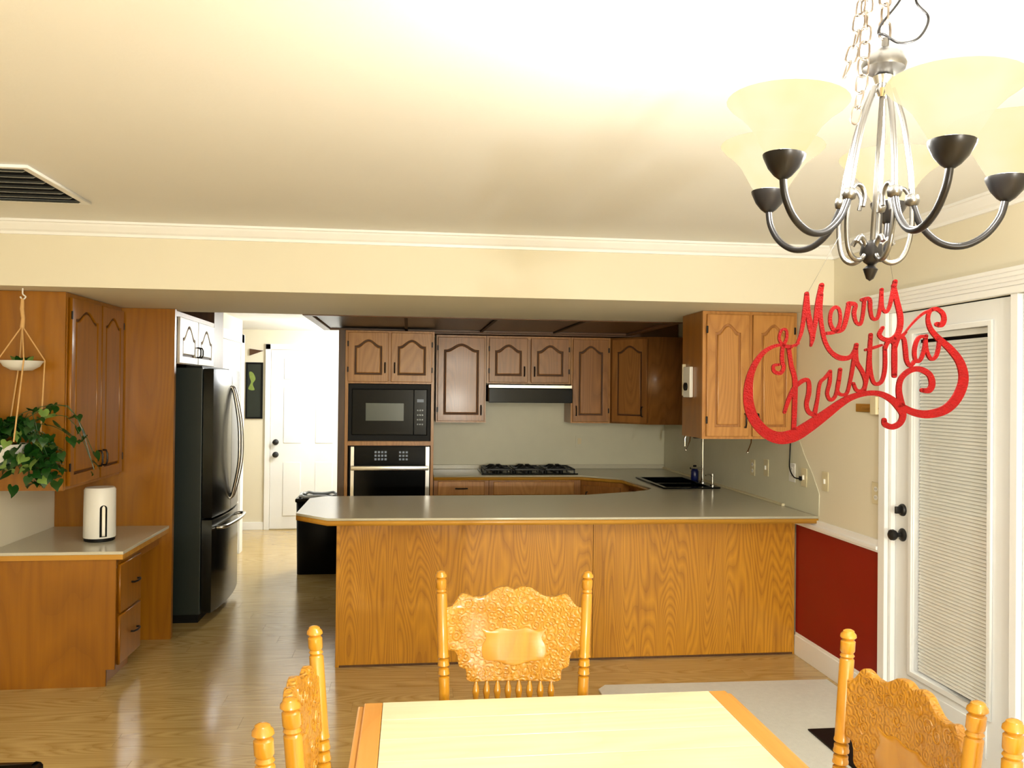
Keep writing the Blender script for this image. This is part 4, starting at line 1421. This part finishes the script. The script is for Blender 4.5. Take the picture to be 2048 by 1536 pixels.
for a in angs:
    bm = bmesh.new()
    tube(bm, smooth_path(polar([(.058, .325), (.075, .285), (.105, .258), (.14, .254), (.172, .272), (.193, .303), (AR, .336)], a), 6), [.0058]*37, 10)
    obj('arm', bm, 'dark_bronze', chd, smooth=60, local=True)
    bm = bmesh.new()
    tube(bm, smooth_path(polar([(.058, .325), (.052, .38), (.036, .46), (.016, .515)], a), 6), .0048, 10)
    obj('stem', bm, 'nickel', chd, smooth=60, local=True)
    bm = bmesh.new()
    tube(bm, smooth_path(polar([(.058, .325), (.060, .28), (.052, .238), (.034, .222), (.016, .230), (.014, .25), (.026, .262), (.034, .252)], a), 6), .0042, 8)
    obj('lower_scroll', bm, 'nickel', chd, smooth=60, local=True)
    bm = bmesh.new()
    tube(bm, smooth_path(polar([(.058, .325), (.046, .345), (.032, .345), (.024, .33), (.026, .312)], a), 6), .0038, 8)
    lathe(bm, [(0, -.012), (.010, -.008), (.012, 0), (.010, .008), (0, .012)], 12, Matrix.Translation(Vector(polar([(.058, .328)], a)[0])))
    obj('joint_scroll', bm, 'nickel', chd, smooth=60, local=True)
    c = Vector(polar([(AR, .33)], a)[0])
    T = Matrix.Translation((c.x, c.y, 0))
    bm = bmesh.new()
    lathe(bm, [(.006, hz_(.328)), (.014, hz_(.334)), (.024, hz_(.346)), (.029, hz_(.356)), (.032, hz_(.362)), (.033, hz_(.367)), (.030, hz_(.368)), (0, hz_(.368))], 24, T)
    obj('cup', bm, 'dark_bronze', chd, smooth=40, local=True)
    bm = bmesh.new()
    lathe(bm, [(.027, hz_(.3685)), (.033, hz_(.376)), (.044, hz_(.395)), (.056, hz_(.415)), (.072, hz_(.432)), (.088, hz_(.444)), (.094, hz_(.451)), (.093, hz_(.4525))], 32, T)
    obj('shade', bm, 'shade_glass', chd, smooth=60, local=True, label='cream alabaster glass bell shade')
    ld = bpy.data.lights.new('bulb', 'POINT')
    ld.energy = BULB_W
    ld.color = BULB_COL
    ld.shadow_soft_size = .022
    lo = bpy.data.objects.new('bulb', ld)
    COL.objects.link(lo)
    lo.parent = chd
    lo.location = (c.x, c.y, hz_(.425))

# suspension chain (straight, to the canopy)


def link_mesh(L, wd, r):
    bm = bmesh.new()
    pts = []
    n = 16
    for k in range(n):
        a = 2*PI*k/n
        pts.append((wd/2*math.cos(a), 0, (L-wd)/2*(1 if math.sin(a) > 0.01 else (-1 if math.sin(a) < -0.01 else 0))+wd/2*math.sin(a)))
    tube(bm, pts, r, 6, closed=True)
    me = finish(bm, 60)
    me.materials.append(MATS['chain_metal'])
    return me


def chain(parent, pts, L, wd, r, name='chain_link'):
    me = link_mesh(L, wd, r)
    P = [Vector(p) for p in smooth_path(pts, 12)]
    step = L-2.6*r
    acc = 0.0
    k = 0
    nxt = L/2
    for a, b_ in zip(P[:-1], P[1:]):
        seg = (b_-a).length
        while acc+seg >= nxt:
            t = (nxt-acc)/seg
            p = a.lerp(b_, t)
            d = (b_-a).normalized()
            q = d.to_track_quat('Z', 'Y')
            s = bpy.data.objects.new(name, me)
            COL.objects.link(s)
            s.parent = parent
            s.rotation_mode = 'QUATERNION'
            s.rotation_quaternion = q @ Matrix.Rotation(PI/2*(k % 2), 3, 'Z').to_quaternion()
            s.location = p
            k += 1
            nxt += step
        acc += seg
    return k


HB = Vector((base.x, base.y, HUBZ))
cn = thing('chandelier_chain', 'metal suspension chain and canopy holding the chandelier', 'chain', (base.x, base.y, ZC))
chain(cn, [(0, 0, HUBZ+.022-ZC), (0, 0, HUBZ+.12-ZC), (0, 0, -.028)], .034, .02, .0022)
bm = bmesh.new()
lathe(bm, [(0, -.035), (.012, -.032), (.03, -.022), (.058, -.006), (.06, -.0005)], 24)
obj('canopy', bm, 'nickel', cn, smooth=40, local=True)


def atpx(px, py, d):
    """point at forward distance d whose place in the photograph is (px, py)"""
    q = ((px-1024)/FPX*rg2-(py-768)/FPX*up2+fwd)
    return Vector((0, 0, EYE))+q*(d/ (q.dot(fwd)))


lc = thing('loose_chain', 'spare chain draped down beside the chandelier hub', 'chain', atpx(1725, 0, CD-.06))
o0 = lc.location.copy()
chain(lc, [atpx(1728, -60, CD-.05)-o0, atpx(1722, 10, CD-.06)-o0, atpx(1712, 80, CD-.06)-o0, atpx(1692, 145, CD-.06)-o0, atpx(1680, 165, CD-.06)-o0], .030, .017, .0016)
chain(lc, [atpx(1736, -60, CD-.05)-o0, atpx(1733, 40, CD-.07)-o0, atpx(1728, 110, CD-.075)-o0, atpx(1722, 180, CD-.07)-o0, atpx(1706, 255, CD-.075)-o0], .030, .017, .0016)
bm = bmesh.new()
tube(bm, smooth_path([atpx(1845, -60, CD), atpx(1832, 0, CD), atpx(1857, 35, CD), atpx(1838, 75, CD), atpx(1800, 86, CD), atpx(1770, 70, CD), atpx(1757, 66, CD), atpx(1765, 45, CD), atpx(1800, 0, CD), atpx(1835, -70, CD)], 8), .0022, 6)
obj('cord', bm, 'dark_bronze', cn, smooth=60, label='dark wire looping above the hub')

# =================================================================== MERRY CHRISTMAS SIGN
SD = CD
spc = atpx(1711, 728, SD)
sg = thing('christmas_sign', 'red glitter script sign reading Merry Christmas hanging under the chandelier', 'sign', spc)
Ms = Matrix((rg2, up2, -fwd)).transposed()
sg.rotation_euler = Ms.to_euler()
ZX = 500/2048.0            # zoomed tracing to photo pixels
K = SD/FPX
strokes_big = [
    # big C sweeping into the flourish under the words (x, y, width)
    [(560, 600, 20), (500, 625, 22), (400, 615, 26), (300, 655, 34), (225, 735, 44), (170, 850, 56), (148, 980, 74), (155, 1110, 84), (200, 1230, 86), (290, 1330, 90), (400, 1375, 100), (520, 1355, 104), (640, 1285, 96), (780, 1185, 80), (900, 1095, 64), (1000, 1040, 50), (1120, 1010, 42), (1230, 1015, 46), (1320, 1060, 56), (1385, 1120, 70), (1415, 1190, 54), (1390, 1255, 48), (1330, 1285, 46), (1270, 1265, 46), (1262, 1230, 40)],
    [(1390, 1110, 50), (1500, 1165, 58), (1620, 1182, 66), (1760, 1145, 74), (1860, 1045, 80), (1912, 900, 78), (1885, 760, 68), (1800, 645, 58), (1700, 555, 48), (1640, 480, 40), (1620, 400, 32), (1640, 335, 30), (1690, 320, 34), (1740, 355, 38), (1752, 410, 40), (1730, 448, 44), (1695, 445, 40)],
    [(1405, 1120, 60), (1382, 990, 48), (1400, 890, 44), (1470, 825, 44), (1550, 812, 46), (1630, 855, 48), (1655, 930, 50), (1630, 985, 46), (1572, 985, 36)],
    [(1430, 515, 12), (1500, 430, 16), (1580, 358, 22), (1660, 325, 30)],
]
strokes = [
    [(540, 620, 18), (575, 540, 26), (595, 450, 32), (612, 320, 34), (628, 200, 36)],
    [(628, 195, 36), (636, 330, 40), (655, 450, 48), (675, 540, 44), (662, 620, 18)],
    [(680, 560, 22), (700, 420, 36), (722, 270, 46), (750, 125, 40)],
    [(745, 200, 34), (738, 330, 34), (748, 450, 34), (775, 580, 34), (825, 670, 36), (900, 720, 44), (980, 715, 36), (1020, 660, 30), (1032, 612, 26)],
    [(780, 520, 26), (860, 505, 30), (900, 430, 26), (895, 330, 26), (860, 305, 28), (825, 350, 28), (822, 440, 30), (860, 500, 34), (920, 485, 34), (950, 400, 38), (975, 275, 38)],
    [(970, 275, 34), (1025, 285, 34), (1015, 350, 34), (1030, 425, 28), (1065, 445, 26), (1085, 380, 28), (1100, 245, 30)],
    [(1080, 245, 30), (1140, 240, 34), (1148, 330, 30), (1165, 395, 28), (1205, 395, 26), (1230, 300, 28), (1242, 160, 28)],
    [(1240, 200, 28), (1245, 300, 28), (1272, 345, 26), (1302, 310, 26), (1330, 200, 32), (1352, 95, 36)],
    [(1340, 130, 36), (1362, 240, 42), (1395, 390, 46), (1380, 510, 44), (1325, 568, 40), (1260, 568, 36), (1222, 530, 34), (1250, 472, 26)],
    [(1340, 565, 36), (1400, 545, 30), (1440, 510, 18)],
    # inner curl of the C
    [(500, 630, 28), (440, 620, 26), (402, 565, 22), (420, 495, 22), (458, 492, 22), (462, 560, 24), (430, 640, 30), (425, 740, 32), (438, 800, 30), (410, 845, 32), (362, 832, 30), (355, 785, 26), (400, 775, 22)],
    # h r i s t m a
    [(480, 640, 34), (500, 780, 36), (530, 900, 40), (528, 1100, 40), (520, 1310, 38)],
    [(445, 1165, 26), (480, 1060, 34), (530, 960, 36), (600, 905, 34), (640, 910, 34), (645, 1000, 38), (625, 1100, 34), (645, 1165, 36), (700, 1190, 40)],
    [(690, 1190, 36), (715, 1060, 28), (735, 930, 26), (780, 880, 26), (820, 830, 26)],
    [(820, 830, 28), (815, 920, 30), (795, 1010, 28), (820, 1065, 28), (860, 1035, 26), (885, 940, 30), (902, 815, 30)],
    [(890, 900, 28), (878, 985, 28), (905, 1020, 28), (955, 1010, 26), (985, 900, 28), (1010, 760, 32), (1035, 612, 32)],
    [(1030, 640, 32), (1035, 750, 36), (1080, 830, 34), (1108, 920, 30), (1085, 985, 28), (1035, 985, 28), (1010, 930, 26)],
    [(1100, 990, 24), (1125, 850, 30), (1140, 700, 34), (1152, 530, 30)],
    [(1150, 560, 30), (1142, 760, 34), (1165, 900, 30), (1200, 935, 30), (1245, 905, 30), (1268, 800, 32), (1268, 630, 30)],
    [(1110, 655, 22), (1190, 632, 24), (1240, 615, 18)],
    [(1266, 660, 28), (1285, 600, 34), (1320, 578, 36), (1345, 610, 34)],
    [(1345, 590, 36), (1345, 700, 44), (1345, 865, 40)],
    [(1350, 640, 30), (1380, 560, 30), (1420, 560, 32), (1435, 650, 36), (1445, 740, 34), (1475, 785, 30), (1515, 740, 28)],
    [(1600, 545, 26), (1545, 555, 28), (1512, 640, 32), (1515, 730, 30), (1550, 745, 28), (1585, 670, 28), (1605, 540, 28)],
    [(1600, 560, 28), (1610, 660, 28), (1645, 730, 28), (1690, 700, 28), (1712, 600, 28), (1700, 560, 24)],
]
bm = bmesh.new()


def ribbon(st, z0, z1):
    P = smooth_path(st, 5)
    pts = [Vector((((x*ZX+1460)-1711)*K, -((y*ZX+540)-728)*K, 0)) for x, y, _ in P]
    wds = [max(6, q[2])*ZX*K/2 for q in P]
    rows = []
    n = len(pts)
    for i in range(n):
        t = (pts[min(i+1, n-1)]-pts[max(i-1, 0)])
        t = t.normalized() if t.length > 1e-9 else Vector((1, 0, 0))
        nn = Vector((-t.y, t.x, 0))
        a, b_ = pts[i]+nn*wds[i], pts[i]-nn*wds[i]
        rows.append([bm.verts.new((a.x, a.y, z0)), bm.verts.new((a.x, a.y, z1)), bm.verts.new((b_.x, b_.y, z1)), bm.verts.new((b_.x, b_.y, z0))])
    for r0, r1 in zip(rows[:-1], rows[1:]):
        for j in range(4):
            bm.faces.new((r0[j], r0[(j+1) % 4], r1[(j+1) % 4], r1[j]))
    bm.faces.new(rows[0])
    bm.faces.new(list(reversed(rows[-1])))
    for q, wd in ((pts[0], wds[0]), (pts[-1], wds[-1])):
        rr = [[bm.verts.new((q.x+wd*math.cos(2*PI*k/12), q.y+wd*math.sin(2*PI*k/12), z)) for k in range(12)] for z in (z0, z1)]
        bm.faces.new(rr[1])
        bm.faces.new(list(reversed(rr[0])))
        for k in range(12):
            bm.faces.new((rr[0][k], rr[0][(k+1) % 12], rr[1][(k+1) % 12], rr[1][k]))


for i, s in enumerate(strokes_big+strokes):
    ribbon(s, -.002-.00002*i, .002+.00002*i)
bmesh.ops.recalc_face_normals(bm, faces=bm.faces)
obj('script_words', bm, 'red_glitter', sg, local=True)
for (px, py, tx, ty) in ((1613, 590, 1680, 470), (1787, 567, 1775, 490)):
    a = sg.rotation_euler.to_matrix().inverted() @ (atpx(px, py, SD)-spc)
    b_ = sg.rotation_euler.to_matrix().inverted() @ (atpx(tx, ty, SD)-spc)
    bm = bmesh.new()
    tube(bm, [a, b_], .00025, 4)
    obj('thread', bm, 'nickel', sg, local=True, label='thin hanging thread')

# =================================================================== fill lamp added behind the camera to brighten the room
FLX, FLY = 0.9, -1.7
ll = thing('fill_lamp', 'added fill lamp on a stand behind the camera', 'fill lamp', (FLX, FLY, 0))
bm = bmesh.new()
lathe(bm, [(.14, 0), (.14, .015), (.02, .03), (.011, .04), (.011, 1.30), (0, 1.301)], 20, Matrix.Translation((FLX, FLY, 0)))
obj('stand', bm, 'dark_bronze', ll, smooth=40)
bm = bmesh.new()
lathe(bm, [(.20, 1.27), (.15, 1.56)], 32, Matrix.Translation((FLX, FLY, 0)))
obj('lamp_shade', bm, 'shade_glass', ll, smooth=60)
ld = bpy.data.lights.new('fill_light', 'POINT')
ld.energy = FILL_W
ld.color = (.92, .97, 1)
ld.shadow_soft_size = .06
lo = bpy.data.objects.new('fill_light', ld)
COL.objects.link(lo)
lo.location = (FLX, FLY, 1.42)
